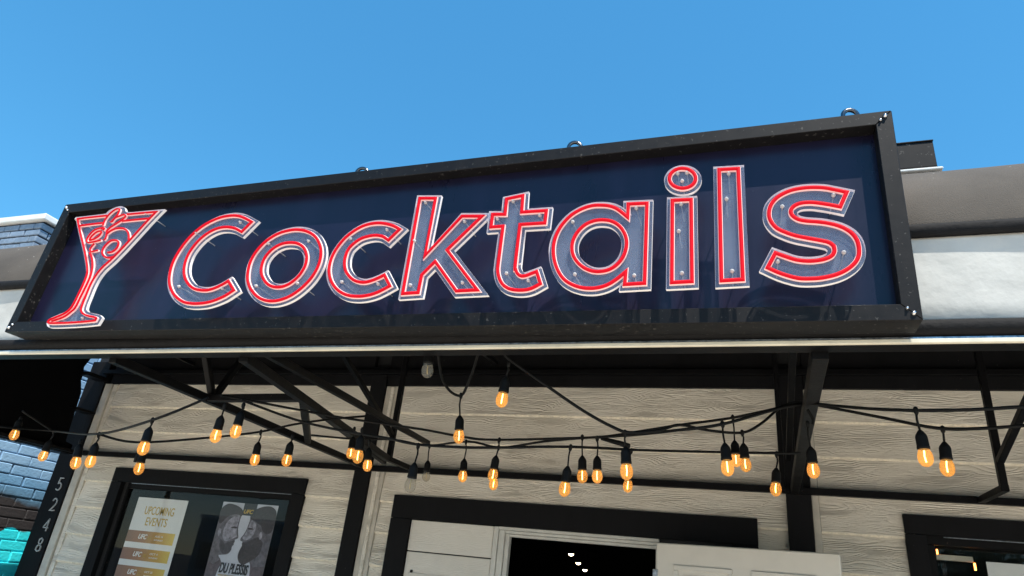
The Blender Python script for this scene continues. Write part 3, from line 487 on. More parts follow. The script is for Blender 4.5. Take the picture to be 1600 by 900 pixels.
Dp('door_jamb', (-0.62, WY - 0.02, 0), (-0.56, WY + 0.05, 2.0), M['frame_white'], 0.003)
# door leaf, swung right back towards the viewer
door = empty('open_door', (-0.575, 4.64, 0)); child(door, bld)
a_ = math.atan2(4.395 - 4.64, 0.485 + 0.575)
dloc = Matrix.Translation((-0.575, 4.64, 0)) @ Matrix.Rotation(a_, 4, 'Z')
door['label'] = 'white panelled door swung wide open'
def Lf(n, lo, hi, m, bv=0.004):
    me = box_mesh(n, lo, hi, bv); me.transform(Matrix.Rotation(a_, 4, 'Z')); o = link_mesh(n, me, door, m); return o
Lf('door_leaf', (0, 0, 0.02), (1.07, 0.045, 2.01), M['door_white'], 0.006)
for (x0, x1) in ((0.115, 0.475), (0.585, 0.945)):
    for (z0, z1) in ((1.49, 1.885), (0.80, 1.39), (0.18, 0.70)):
        fr = 0.03
        Lf('moulding', (x0, -0.012, z1 - fr), (x1, 0.002, z1), M['door_white']); Lf('moulding', (x0, -0.012, z0), (x1, 0.002, z0 + fr), M['door_white'])
        Lf('moulding', (x0, -0.0115, z0 + fr), (x0 + fr, 0.002, z1 - fr), M['door_white']); Lf('moulding', (x1 - fr, -0.0115, z0 + fr), (x1, 0.002, z1 - fr), M['door_white'])
        Lf('raised_panel', (x0 + 0.055, -0.009, z0 + 0.055), (x1 - 0.055, 0.002, z1 - 0.055), M['door_white'], 0.008)
for z in (0.3, 1.0, 1.75): Lf('hinge', (-0.02, -0.008, z), (0.012, 0.03, z + 0.1), M['alu'], 0.002)

# ------------------------------------------------------------------ house numbers
def digit(paths, x, z, label):
    h = 0.112; pts = []; me_all = bmesh.new()
    for p in paths:
        q = smooth_path([Vector((a * 0.066, b * h)) for a, b in p], False, 50, 5)
        m = ribbon_mesh('numeral', q, False, [(-0.0046, 0.0), (-0.0046, 0.009), (0.0046, 0.009), (0.0046, 0.0)], 0.0); me_all.from_mesh(m)
    me = bpy.data.meshes.new('house_number'); me_all.to_mesh(me); me_all.free()
    o = link_mesh('house_number', me, None, M['numeral']); o.location = (x - 0.033, WY - 0.061, z - h / 2)
    tag(o, label, 'house number', 'house numbers on the black corner board'); return o
digit([[(0.95, 1.0), (0.3, 1.0), (0.22, 0.56), (0.5, 0.62), (0.82, 0.5), (0.92, 0.28), (0.72, 0.06), (0.4, 0.0), (0.08, 0.1)]], -6.262, 2.123, 'pale numeral 5 on black corner board, topmost')
digit([[(0.08, 0.78), (0.25, 0.96), (0.55, 1.0), (0.85, 0.86), (0.86, 0.62), (0.55, 0.34), (0.05, 0.02), (0.5, 0.02), (0.98, 0.05)]], -6.240, 1.935, 'pale numeral 2 on black corner board, second from the top')
digit([[(0.75, 0.0), (0.75, 0.5), (0.75, 1.0)], [(0.75, 1.0), (0.38, 0.62), (0.02, 0.28)], [(0.02, 0.28), (0.5, 0.28), (1.0, 0.28)]], -6.240, 1.752, 'pale numeral 4 on black corner board, third from the top')
digit([[(0.5, 0.52), (0.2, 0.66), (0.2, 0.9), (0.5, 1.0), (0.8, 0.9), (0.8, 0.66), (0.5, 0.52), (0.12, 0.36), (0.1, 0.1), (0.5, 0.0), (0.9, 0.1), (0.88, 0.36), (0.5, 0.52)]], -6.238, 1.578, 'pale numeral 8 on black corner board, lowest')

# ------------------------------------------------------------------ posters
def add(name, me, x, y, z, mat, par):
    o = link_mesh(name, me, par, mat); o.location = (x, y, z); return o
def flat(name, pts, mat, par, y, sub=4, closed=True):
    q = smooth_path([Vector(p) for p in pts], True, 55, sub)
    me = sheet_mesh(name, [q], 0.0, 0.001); me.materials.append(mat); me.materials.append(mat)
    o = bpy.data.objects.new(name, me); COL.objects.link(o); o.parent = par; o.location = (0, y, 0); return o
def events_poster(x, z, w, h, y, label):
    p = empty('poster', (x, y, z - h)); tag(p, label, 'poster')
    box('sheet', (0, 0, 0), (w, 0.002, h), M['paper'], p)
    add('heading', text_mesh('heading', 'UPCOMING', w * 0.58, 0.072, 0.0, 0.006), w * 0.21, -0.0012, h - 0.145, M['gold'], p)
    add('heading', text_mesh('heading', 'EVENTS', w * 0.42, 0.072, 0.0, 0.006), w * 0.29, -0.0012, h - 0.24, M['gold'], p)
    z0 = h - 0.385
    for i in range(6):
        b = box('band', (0, 0, 0), (w * 0.93, 0.0012, 0.098), M['band'], p); b.location = (0.0, -0.0014, z0)
        t = add('logo_text', text_mesh('logo_text', 'UFC', 0.10, 0.042, 0.28, 0.03), w * 0.24, -0.0014, 0.03, M['ink_white'], b)
        add('event_number', text_mesh('event_number', ('319', '320', '321', '322', '323', '324')[i], 0.035, 0.028, 0.2, 0.0), w * 0.43, -0.0014, 0.03, M['gold'], b)
        add('event_text', text_mesh('event_text', ('AUG 16', 'OCT 4', 'OCT 25', 'NOV 15', 'DEC 6', 'DEC 13')[i], 0.09, 0.016, 0.1, 0.01), w * 0.56, -0.0014, 0.055, M['ink_white'], b)
        add('event_text', text_mesh('event_text', 'SATURDAY', 0.10, 0.012, 0.0, 0.008), w * 0.56, -0.0014, 0.026, M['ink_white'], b)
        z0 -= 0.147
        if z0 < 0.02: break
events_poster(-5.369, 2.073, 0.585, 1.05, 5.055, 'white upcoming events poster with gold heading in left window')
events_poster(1.345, 2.085, 0.585, 1.05, 5.055, 'white events poster in window right of the door')
px_, pz_, pw, ph = -4.398, 2.090, 0.585, 0.98
p = empty('poster', (px_, 5.055, pz_ - ph)); tag(p, 'fight poster of two dark haired men in profile facing each other', 'poster')
box('sheet', (0, 0, 0), (pw, 0.002, ph), M['ink_grey'], p)
U = lambda l: [(a * pw, ph - b * pw * 0.87) for a, b in l]      # fractions of the width, downwards from the top
flat('print_torso', U([(0.0, 0.86), (0.10, 0.84), (0.20, 0.90), (0.25, 0.98), (0.21, 1.10), (0.2, 1.3), (0.2, 1.66), (0.0, 1.66)]), M['ink_cloth'], p, -0.0018)
flat('print_torso', U([(1.0, 0.55), (0.86, 0.62), (0.72, 0.86), (0.76, 0.98), (0.8, 1.3), (0.8, 1.66), (1.0, 1.66)]), M['ink_cloth'], p, -0.0018)
HL = [(0.0, 0.95), (0.0, 0.62), (0.0, 0.30), (0.02, 0.12), (0.12, 0.04), (0.26, 0.05), (0.37, 0.10), (0.40, 0.17), (0.385, 0.26), (0.385, 0.38), (0.40, 0.46), (0.43, 0.545), (0.415, 0.575), (0.38, 0.59), (0.387, 0.625), (0.375, 0.65), (0.385, 0.67), (0.36, 0.71), (0.36, 0.76), (0.32, 0.82), (0.24, 0.84), (0.16, 0.85), (0.20, 0.92), (0.1, 1.0)]
HR = [(1.0, 0.95), (1.0, 0.30), (0.985, 0.12), (0.89, 0.03), (0.76, 0.03), (0.63, 0.09), (0.565, 0.18), (0.56, 0.27), (0.545, 0.39), (0.52, 0.48), (0.475, 0.565), (0.485, 0.60), (0.525, 0.61), (0.52, 0.645), (0.535, 0.665), (0.525, 0.69), (0.505, 0.76), (0.50, 0.84), (0.54, 0.92), (0.62, 0.97), (0.74, 0.90), (0.80, 0.98)]
flat('print_head', U(HL), M['ink_shade'], p, -0.0022); flat('print_head', U(HR), M['ink_shade'], p, -0.0022)
flat('print_face', U([(0.355, 0.20), (0.37, 0.28), (0.365, 0.36), (0.375, 0.46), (0.405, 0.54), (0.36, 0.565), (0.30, 0.60), (0.22, 0.63), (0.15, 0.57), (0.135, 0.44), (0.17, 0.32), (0.26, 0.23)]), M['ink_skin'], p, -0.0026)
flat('print_face', U([(0.60, 0.26), (0.575, 0.31), (0.565, 0.39), (0.54, 0.48), (0.505, 0.555), (0.56, 0.585), (0.63, 0.56), (0.68, 0.50), (0.70, 0.40), (0.68, 0.31)]), M['ink_skin'], p, -0.0026)
flat('print_hair', U([(0.005, 0.30), (0.0, 0.12), (0.10, 0.03), (0.24, 0.04), (0.36, 0.09), (0.41, 0.16), (0.395, 0.22), (0.33, 0.19), (0.24, 0.20), (0.15, 0.24), (0.08, 0.33), (0.04, 0.36)]), M['ink_hair'], p, -0.0030)
flat('print_hair', U([(1.0, 0.34), (0.995, 0.12), (0.90, 0.03), (0.76, 0.03), (0.62, 0.09), (0.555, 0.18), (0.565, 0.25), (0.62, 0.26), (0.70, 0.30), (0.78, 0.34), (0.83, 0.42), (0.90, 0.46), (0.97, 0.44)]), M['ink_hair'], p, -0.0030)
flat('print_beard', U([(0.378, 0.60), (0.31, 0.625), (0.22, 0.67), (0.13, 0.60), (0.14, 0.72), (0.22, 0.82), (0.31, 0.81), (0.355, 0.76), (0.35, 0.70), (0.375, 0.655)]), M['ink_dark'], p, -0.0032)
flat('print_beard', U([(0.53, 0.62), (0.60, 0.61), (0.68, 0.56), (0.78, 0.52), (0.88, 0.60), (0.86, 0.78), (0.74, 0.89), (0.62, 0.965), (0.54, 0.91), (0.505, 0.80), (0.53, 0.70)]), M['ink_hair'], p, -0.0032)
flat('print_brow', U([(0.25, 0.41), (0.31, 0.385), (0.372, 0.39), (0.36, 0.415), (0.30, 0.415)]), M['ink_hair'], p, -0.0034)
flat('print_brow', U([(0.56, 0.385), (0.62, 0.385), (0.67, 0.405), (0.62, 0.415), (0.57, 0.415)]), M['ink_hair'], p, -0.0034)
flat('print_ear', U([(0.055, 0.43), (0.095, 0.44), (0.10, 0.52), (0.07, 0.56), (0.045, 0.50)]), M['ink_skin'], p, -0.0034)
flat('print_ear', U([(0.80, 0.43), (0.83, 0.45), (0.84, 0.53), (0.815, 0.56), (0.785, 0.50)]), M['ink_skin'], p, -0.0034)
tb = box('print_tab', (pw * 0.40, -0.0032, ph - 0.10), (pw * 0.63, 0, ph + 0.0), M['ink_black'], p)
add('logo_text', text_mesh('logo_text', 'UFC', 0.10, 0.035, 0.25, 0.03), pw * 0.42, -0.0042, ph - 0.085, M['gold'], p)
add('name_text', text_mesh('name_text', 'DU PLESSIS', pw * 0.50, 0.082, 0.12, 0.03), pw * 0.24, -0.0042, ph - 0.568, M['ink_black'], p)
add('small_text', text_mesh('small_text', 'WORLD MIDDLEWEIGHT CHAMPIONSHIP', pw * 0.52, 0.012, 0.0, 0.0), pw * 0.24, -0.0042, ph - 0.59, M['gold'], p)
add('name_text', text_mesh('name_text', 'CHIMAEV', pw * 0.44, 0.082, 0.12, 0.03), pw * 0.28, -0.0042, ph - 0.69, M['ink_black'], p)

# lights seen inside
for k, (x, y, z, lab) in enumerate(((-2.19, 9.0, 2.13, 'tiny lit ceiling lamp in the dark doorway, leftmost of three'), (-2.30, 9.9, 2.07, 'tiny lit ceiling lamp in the dark doorway, middle of three'), (-2.40, 10.8, 2.02, 'tiny lit ceiling lamp in the dark doorway, rightmost of three'), (-5.9, 6.6, 2.53, 'small lit lamp behind the left window glass'))):
    t = empty('ceiling_lamp', (x, y, 3.2)); tag(t, lab, 'lamp', 'small lamps inside the bar')
    o = link_mesh('cord', tube_mesh('cord', [(0, 0, 0), (0, 0, z - 3.2 + 0.03)], 0.004, 6), t, M['rubber'])
    o = link_mesh('shade', lathe_mesh('shade', [(0.012, 0.04), (0.03, 0.03), (0.05, 0.0), (0.05, -0.004)], 12), t, M['black_steel']); o.location = (0, 0, z - 3.2)
    o = link_mesh('bulb', lathe_mesh('bulb', [(0.002, -0.03), (0.028, -0.02), (0.034, -0.005), (0.03, 0.0)], 12), t, M['lamp_warm']); o.location = (0, 0, z - 3.2)
t = empty('bar_lamp', (1.125, 5.25, 2.10)); tag(t, 'beige horizontal bar lamp with orange ends inside right window', 'lamp')
box('lamp_bar', (0, 0, -0.008), (0.205, 0.03, 0.025), M['cream'], t, 0.003)
box('lamp_end', (0.008, 0.005, 0.026), (0.016, 0.015, 0.055), M['lamp_orange'], t, 0.001); box('lamp_end', (0.205, 0.0, -0.055), (0.214, 0.012, -0.012), M['lamp_orange'], t, 0.001)
box('lamp_bracket', (0.03, 0.031, -0.30), (0.055, 0.05, 0.02), M['black_steel'], t, 0.002)

# ------------------------------------------------------------------ awning
aw = empty('awning', (-1.4, 2.12, 2.43)); tag(aw, 'grey brown barrel awning with white valance on a black steel frame', 'awning')
def A(o): o.parent = aw; o.matrix_parent_inverse = Matrix.Translation(aw.location).inverted(); return o
AX0, AX1 = -6.20, 5.2
prof = [(2.128, 2.795), (2.122, 2.808), (2.122, 2.83), (2.128, 2.87), (2.145, 2.93), (2.172, 2.99), (2.212, 3.05), (2.262, 3.104), (2.325, 3.152), (2.40, 3.196), (2.49, 3.235), (2.60, 3.268), (2.75, 3.296), (3.0, 3.33), (3.6, 3.39), (4.99, 3.47)]
nx = 60
def sweep_x(name, prof, x0, x1, mat, wob=0.0, thick=0.006, nx=60):
    vs = []; fs = []; k = len(prof)
    for s in (0, 1):
        for i in range(nx + 1):
            x = x0 + (x1 - x0) * i / nx
            for j, (y, z) in enumerate(prof):
                a = wob * (math.sin(x * 2.3 + j * 0.5) + 0.6 * math.sin(x * 5.1 - j * 0.8 + 1.0)) * math.sin(math.pi * min(1, j / (k - 1) * 1.0))
                vs.append((x, y + s * thick - a * 0.6, z - s * thick + a))
    n = (nx + 1) * k
    for s in (0, 1):
        for i in range(nx):
            for j in range(k - 1):
                a = s * n + i * k + j; b = a + k; fs.append((a, b, b + 1, a + 1))
    for i in range(nx):
        for j in (0, k - 1):
            a = i * k + j; b = a + k; fs.append((a, b, b + n, a + n))
    for i in (0, nx):
        for j in range(k - 1):
            a = i * k + j; fs.append((a, a + 1, a + 1 + n, a + n))
    o = from_data(name, vs, fs, mat, None, True); return A(o)
sweep_x('cover', prof, AX0, AX1, M['canvas'], 0.004)
inner = [(y + 0.03, z - 0.03) for y, z in prof[3:]]
sweep_x('liner', inner, AX0 + 0.01, AX1 - 0.01, M['liner'], 0.0, 0.004, 12)
sweep_x('cover_hem', [(2.121, 2.783), (2.113, 2.793), (2.113, 2.812), (2.12, 2.824)], AX0, AX1, M['canvas_dark'], 0.0015)
sweep_x('valance', [(2.146, 2.495), (2.145, 2.56), (2.144, 2.64), (2.139, 2.72), (2.134, 2.77), (2.132, 2.82)], AX0, AX1, M['valance'], 0.008, 0.004, 120)
A(tube('hem_tube', [(AX0 + (AX1 - AX0) * i / 60, 2.140 + 0.002 * math.sin(i * 1.7), 2.476) for i in range(61)], 0.029, M['canvas_dark'], None, 12))
A(box('track_rail', (AX0, 2.122, 2.4385), (AX1, 2.165, 2.446), M['alu'], None, 0.001))
A(box('fascia_strip', (AX0, 2.116, 2.4245), (AX1, 2.131, 2.438), M['cream'], None, 0.002))
A(box('front_rail', (AX0, 2.1325, 2.4255), (AX1, 2.20, 2.4375), M['black_steel'], None, 0.003))
A(box('wall_rail', (AX0, 4.90, 2.402), (AX1, 4.945, 2.445), M['black_steel'], None, 0.003))
A(box('upper_rail', (AX0, 4.90, 3.22), (AX1, 4.945, 3.26), M['black_steel'], None, 0.003))
S_ = M['black_steel']
def AB(n, a, b, w=0.042, h=0.042): return A(bar(n, a, b, w, h, S_))
# cross beams from the wall to the front
XA, XB, XC, XD = -2.80, -2.06, 0.255, 1.36
AB('cross_beam', (-2.735, 2.19, 2.424), (-2.93, 4.90, 2.424)); AB('cross_beam', (-2.0, 2.19, 2.4245), (-2.505, 4.44, 2.4235))
AB('cross_beam', (-2.02, 2.19, 2.50), (-2.42, 4.90, 2.64), 0.036, 0.036)
AB('cross_beam', (XC - 0.025, 2.19, 2.424), (XC + 0.03, 4.90, 2.424), 0.05, 0.05)
# horizontal lattice between the two left beams
def on(a, y): return a[0] + (a[1] - a[0]) * (y - 2.19) / (4.90 - 2.19)
LA, LB = (-2.735, -2.93), (-2.0, -2.608)
AB('lattice_brace', (on(LA, 2.86) + 0.02, 2.86, 2.425), (on(LB, 2.82) - 0.02, 2.82, 2.4252), 0.038, 0.038)
AB('lattice_brace', (on(LB, 2.86) - 0.02, 2.88, 2.424), (on(LA, 3.95) + 0.02, 3.92, 2.4246), 0.038, 0.038)
AB('lattice_brace', (on(LB, 2.92) - 0.01, 2.95, 2.426), (on(LA, 4.7) + 0.3, 4.6, 2.4254), 0.036, 0.036)
AB('roof_strut', (on(LA, 2.88), 2.90, 2.44), (on(LA, 2.5) + 0.0, 2.42, 3.10), 0.034, 0.034)
AB('roof_strut', (on(LA, 2.88), 2.91, 2.44), (on(LA, 2.88) + 0.02, 3.3, 3.28), 0.034, 0.034)
# uprights standing just off the wall with a stub back to the rail
for x in (-2.50, 1.335):
    AB('upright', (x, 4.46, 2.405), (x, 4.46, 3.40), 0.038, 0.038); AB('wall_stub', (x, 4.44, 2.4225), (x, 4.90, 2.4225), 0.040, 0.036)
AB('roof_strut', (1.335, 4.44, 2.57), (1.335, 2.60, 3.20), 0.036, 0.036); AB('roof_strut', (-2.50, 4.44, 2.60), (-2.35, 2.60, 3.20), 0.034, 0.034)
for x in (XC - 0.045, XC + 0.06): AB('upright', (x, 4.80, 2.405), (x, 4.80, 3.44), 0.03, 0.03)
AB('roof_strut', (XC, 4.75, 2.60), (XC - 0.02, 2.5, 3.17), 0.036, 0.036)
AB('roof_strut', (-1.9, 4.86, 3.30), (-1.95, 2.55, 3.20), 0.034, 0.034); AB('roof_strut', (-5.0, 4.86, 3.30), (-4.6, 2.55, 3.20), 0.034, 0.034)
AB('cross_beam', (3.4, 2.19, 2.424), (3.4, 4.90, 2.424)); AB('cross_beam', (-6.215, 2.19, 2.424), (-6.215, 4.90, 2.424)); AB('cross_beam', (-6.15, 2.19, 2.4245), (-6.15, 4.90, 2.4245), 0.03, 0.03)
# black end curtain with a ragged slit by the wall
gap = DATA['gap']
poly = [(2.17, 2.40), (4.90, 2.40), (4.90, 2.49)] + [(4.815, 2.51), (4.803, 2.73), (4.790, 2.98), (4.74, 3.10), (4.74, 3.16), (4.72, 3.23), (4.76, 3.34)] + [(4.76, 3.43), (4.7, 3.42), (3.6, 3.375), (3.0, 3.315), (2.6, 3.25), (2.4, 3.18), (2.22, 3.03), (2.16, 2.85)]
me = sheet_mesh('end_curtain', [[Vector(q) for q in poly]], -0.003, 0.006)
for v in me.vertices: v.co = (-6.24 + v.co.y, v.co.x, v.co.z)
o = link_mesh('end_curtain', me, None, [M['liner'], M['liner']]); A(o)
A(box('curtain_tie', (-6.25, 4.70, 3.142), (-6.12, 4.93, 3.178), M['black_steel'], None, 0.003)); A(box('curtain_tie', (-6.25, 4.72, 2.80), (-6.12, 4.93, 2.825), M['black_steel'], None, 0.003))

# mounting channel on top of the awning
mc = empty('roof_channel', (0.45, 2.5, 3.235)); tag(mc, 'black steel channel lying on the awning roof behind the sign corner', 'roof channel')
box('web', (-0.30, 0.0, 0.05), (0.285, 0.012, 0.165), M['frame'], mc, 0.002); box('flange', (-0.30, -0.004, 0.166), (0.287, 0.05, 0.172), M['frame'], mc, 0.002)
box('flange', (-0.30, -0.004, 0.036), (0.285, 0.05, 0.048), M['frame'], mc, 0.002); box('base_strip', (-0.30, -0.02, 0.024), (0.298, 0.07, 0.034), M['coping'], mc, 0.003)
box('foot', (-0.2, 0.0, -0.03), (-0.15, 0.06, 0.017), M['frame'], mc, 0.002); box('foot', (0.2, 0.0, -0.03), (0.25, 0.06, 0.017), M['frame'], mc, 0.002)

# ------------------------------------------------------------------ the sign
sg = empty('cocktails_sign', (-1.35, 2.05, 2.47)); tag(sg, 'long dark navy sign box with red neon Cocktails lettering and glass', 'sign')
def SG(o): o.parent = sg; o.matrix_parent_inverse = Matrix.Translation(sg.location).inverted(); return o
Q = [Vector(p) for p in DATA['sign']]                      # TL TR BR BL of the frame face
FW = 0.050
Qi = offset_path(Q, -FW)
YF, YP, YB = 2.0, 2.056, 2.105
names = ('top', 'right', 'bottom', 'left')
for i in range(4):
    a, b = Q[i], Q[(i + 1) % 4]; c, d = Qi[(i + 1) % 4], Qi[i]
    g_ = 0.0009
    e = (b - a).normalized() * g_
    a, d, b, c = a + e, d + e, b - e, c - e
    vs = [(p.x, YF, p.y) for p in (a, b, c, d)] + [(p.x, YB, p.y) for p in (a, b, c, d)]
    o = from_data('frame_rail', vs, [(0, 1, 2, 3), (4, 5, 6, 7), (0, 1, 5, 4), (1, 2, 6, 5), (2, 3, 7, 6), (3, 0, 4, 7)], M['frame'])
    bm = bmesh.new(); bm.from_mesh(o.data); bmesh.ops.bevel(bm, geom=bm.edges[:], offset=0.0016, segments=1, affect='EDGES'); bm.to_mesh(o.data); bm.free()
    SG(o)
Pp = [q + (Q[0] + Q[2] - q * 2) * 0.0 for q in offset_path(Q, -0.008)]
o = from_data('panel', [(p.x, YP, p.y) for p in Pp] + [(p.x, YP + 0.006, p.y) for p in Pp], [(0, 1, 2, 3), (4, 5, 6, 7), (0, 1, 5, 4), (1, 2, 6, 5), (2, 3, 7, 6), (3, 0, 4, 7)], M['panel']); SG(o)
wm = lathe_mesh('corner_screw', [(0.010, 0.0), (0.010, 0.003), (0.006, 0.005), (0.006, 0.008), (0.002, 0.0085)], 12, 'Y')
wm.materials.append(M['chrome'])
for i, q in enumerate(Q):
    dv = (Qi[i] - q)
    for k, f in enumerate((0.42, 0.72)):
        s = bpy.data.objects.new('corner_screw', wm); COL.objects.link(s); pt = q + dv * f; s.location = (pt.x, YF - 0.0005, pt.y); SG(s)
        s.scale = (0.75, 1, 0.75) if k == 0 else (0.55, 0.8, 0.55)
for (x, z) in DATA['hooks']:
    pts = [(x + 0.024 * math.cos(t), 2.045 + 0.006 * math.cos(t), z - 0.006 + 0.026 * math.sin(t)) for t in [2 * math.pi * k / 18 for k in range(18)]]
    SG(tube('lifting_eye', pts, 0.0075, M['dark_metal'], None, 8, True))
# letters
JP = [(-0.0076, 0.0), (-0.0076, 0.0055), (-0.0056, 0.0075), (0.0056, 0.0075), (0.0076, 0.0055), (0.0076, 0.0)]
RP = [(-0.0060, 0.0), (-0.0056, 0.0035), (-0.0036, 0.0058), (0.0, 0.0066), (0.0036, 0.0058), (0.0056, 0.0035), (0.0060, 0.0)]
YPL = 1.944; PT = 0.013                                        # plate front and thickness
so_mesh = lathe_mesh('standoff', [(0.0028, -(YP - YPL) + 0.0), (0.0028, -PT), (0.0032, 0.0), (0.009, 0.001), (0.009, 0.005), (0.0045, 0.0062), (0.0045, 0.012), (0.003, 0.0125)], 10, 'Y')
so_mesh.materials.append(M['acrylic_bolt'])
def neon(par, path, closed, sc_=1.0):
    me = ribbon_mesh('jacket', path, closed, [(u * sc_, v) for u, v in JP], YPL - 0.0004); o = link_mesh('jacket', me, par, M['neon_jacket'])
    me = ribbon_mesh('neon_tube', path, closed, [(u * sc_, v) for u, v in RP], YPL - 0.0076); o2 = link_mesh('neon_tube', me, par, M['neon_red'])
    for q in (o, o2): q.matrix_parent_inverse = Matrix.Translation(-0 * Vector((0, 0, 0)))
def letter(name, loops, stand, label, extra=None, margin=0.0185):
    paths = [smooth_path(l, True) for l in loops]
    out = [offset_path(paths[0], margin)] + [offset_path(p_, -margin) for p_ in paths[1:]]
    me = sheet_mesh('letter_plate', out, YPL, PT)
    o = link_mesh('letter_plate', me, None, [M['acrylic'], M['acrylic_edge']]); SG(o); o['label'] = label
    for p_ in paths: neon(o, p_, True)
    for (x, z) in stand:
        s = bpy.data.objects.new('standoff', so_mesh); COL.objects.link(s); s.parent = o; s.location = (x, YPL, z); s.scale = (0.72, 1, 0.72)
    return o
LD, SD = DATA['letters'], DATA['standoffs']
for key, lab in (('C', 'red outlined capital C'), ('o', 'red outlined letter o'), ('c', 'red outlined small letter c'), ('k', 'red outlined letter k'), ('t', 'red outlined letter t'), ('a', 'red outlined letter a'), ('dot', 'round dot of the letter i'), ('i', 'upright stem of the letter i'), ('l', 'red outlined letter l'), ('s', 'red outlined letter s')):
    lo = letter(key, LD[key], SD[key], lab)
    if key == 'k':
        kx = LD['k'][0][4]; tx = LD['t'][0][24]
        m_ = box_mesh('plate_bridge', (kx[0] - 0.004, YPL + 0.0006, kx[1] - 0.014), (tx[0] - 0.005, YPL + PT - 0.0006, kx[1] + 0.016)); link_mesh('plate_bridge', m_, lo, M['acrylic'])
GT = DATA['glass_tubes']
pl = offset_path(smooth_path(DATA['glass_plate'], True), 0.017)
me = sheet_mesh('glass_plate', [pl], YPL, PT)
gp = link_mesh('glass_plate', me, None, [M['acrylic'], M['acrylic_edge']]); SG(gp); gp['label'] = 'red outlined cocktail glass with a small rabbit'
for k_, v_ in GT.items():
    cl = k_ == 'eye'
    neon(gp, smooth_path(v_, cl, 70 if not k_.startswith('outline') else 45), cl, 0.72 if k_ in ('outline_open', 'rim_left', 'inner', 'rim2_left', 'rim2_right', 'body', 'tail') else 0.55)
for (x, z) in SD['glass']:
    s = bpy.data.objects.new('standoff', so_mesh); COL.objects.link(s); s.parent = gp; s.location = (x, YPL, z); s.scale = (0.72, 1, 0.72)

# ------------------------------------------------------------------ neighbour on the left
NX, NY = -6.9, 4.19
nb = empty('brick_building', (NX, NY, 0)); tag(nb, 'painted brick neighbour with slate blue parapet and mural side wall', 'building')
def NB(o): o.parent = nb; o.matrix_parent_inverse = Matrix.Translation(nb.location).inverted(); return o
NB(box('wall', (-16, NY + 0.02, 0), (NX - 0.012, 16, 4.0), M['mural_joint'])); NB(box('parapet_wall', (-16, NY + 0.02, 4.0), (NX - 0.012, 16, 4.665), M['mortar_dark']))
bp_f = {}
def brick(lo, hi, mat, jit=0.004):
    j = random.uniform(-jit, jit)
    key = (tuple(round(hi[i] - lo[i], 3) for i in range(3)), mat.name)
    if key not in bp_f:
        d = key[0]; me = box_mesh('brick', (0, 0, 0), d, 0.006); me.materials.append(mat); bp_f[key] = me
    o = bpy.data.objects.new('brick', bp_f[key]); COL.objects.link(o); o.location = (lo[0] + j, lo[1] + random.uniform(-jit, jit), lo[2] + random.uniform(-0.001, 0.001)); o.rotation_euler = (0, 0, random.uniform(-0.006, 0.006)); NB(o)
zc = 4.112; row = 0
while zc < 4.64:
    off = 0.11 if row % 2 else 0.0
    hB = 0.064
    # front face, running left from the corner
    x = NX - (0.0 if not row % 2 else 0.0)
    ln = 0.21 if row % 2 else 0.105
    brick((NX - ln, NY, zc), (NX, NY + 0.10 if row % 2 else NY + 0.21, zc + hB), M['slate_brick'], 0.002)
    x = NX - ln - 0.011
    while x > NX - 2.6:
        brick((x - 0.21, NY, zc), (x, NY + 0.05, zc + hB), M['slate_brick']); x -= 0.221
    y = NY + (0.10 if row % 2 else 0.21) + 0.011
    while y < NY + 2.6:
        brick((NX - 0.05, y, zc), (NX, y + 0.21, zc + hB), M['slate_brick']); y += 0.221
    zc += 0.078; row += 1
NB(box('coping', (-16, NY - 0.04, 4.668), (NX + 0.045, NY + 0.24, 4.735), M['coping'], None, 0.008)); NB(box('coping', (NX - 0.24, NY + 0.2425, 4.668), (NX + 0.045, 16, 4.735), M['coping'], None, 0.008))
zc = 1.1; row = 0
while zc < 4.0:
    y = 4.25 + (0.0 if row % 2 else 0.16)
    if zc < 2.60 or True:
        while y < (6.6 if zc < 2.6 else 5.8):
            brick((NX - 0.05, y, zc), (NX, y + 0.305, zc + 0.086), M['mural'], 0.005); y += 0.318
    zc += 0.0985; row += 1

fb = bmesh.new(); zc = 0.1; row = 0
while zc < 4.0:
    x = NX - (0.0 if row % 2 else 0.16)
    while x > -12.0:
        d = random.uniform(-0.003, 0.003); m_ = box_mesh('b', (x - 0.305, NY + 0.004 + d, zc), (x, NY + 0.06, zc + 0.086)); fb.from_mesh(m_); bpy.data.meshes.remove(m_); x -= 0.318
    zc += 0.0985; row += 1
me = bpy.data.meshes.new('front_bricks'); fb.to_mesh(me); fb.free(); o = NB(link_mesh('front_bricks', me, None, M['mural'])); o['kind'] = 'stuff'

# ------------------------------------------------------------------ string lights
socket_me = lathe_mesh('socket', [(0.0045, 0.062), (0.008, 0.058), (0.0165, 0.046), (0.0190, 0.038), (0.0195, 0.008), (0.0205, 0.006), (0.0205, 0.0), (0.016, -0.002)], 14)
glass_me = lathe_mesh('glass_bulb', [(0.0150, 0.0), (0.0180, -0.006), (0.0225, -0.018), (0.0240, -0.030), (0.0220, -0.043), (0.0155, -0.053), (0.0065, -0.0582), (0.001, -0.059)], 16)
glass_off = glass_me.copy(); fil_me = tube_mesh('filament', [(0.0, 0, -0.006), (0.0015, 0.001, -0.025), (0.0, 0, -0.044)], 0.0022, 6); fil_off = fil_me.copy()
stem_me = lathe_mesh('stem', [(0.005, 0.0), (0.004, -0.012), (0.001, -0.018)], 8); stem_me.materials.append(M['bulb_off'])
socket_me.materials.append(M['rubber']); glass_me.materials.append(M['bulb_lit']); glass_off.materials.append(M['bulb_off']); fil_me.materials.append(M['filament']); fil_off.materials.append(M['filament_off'])
BL = DATA['bulbs']
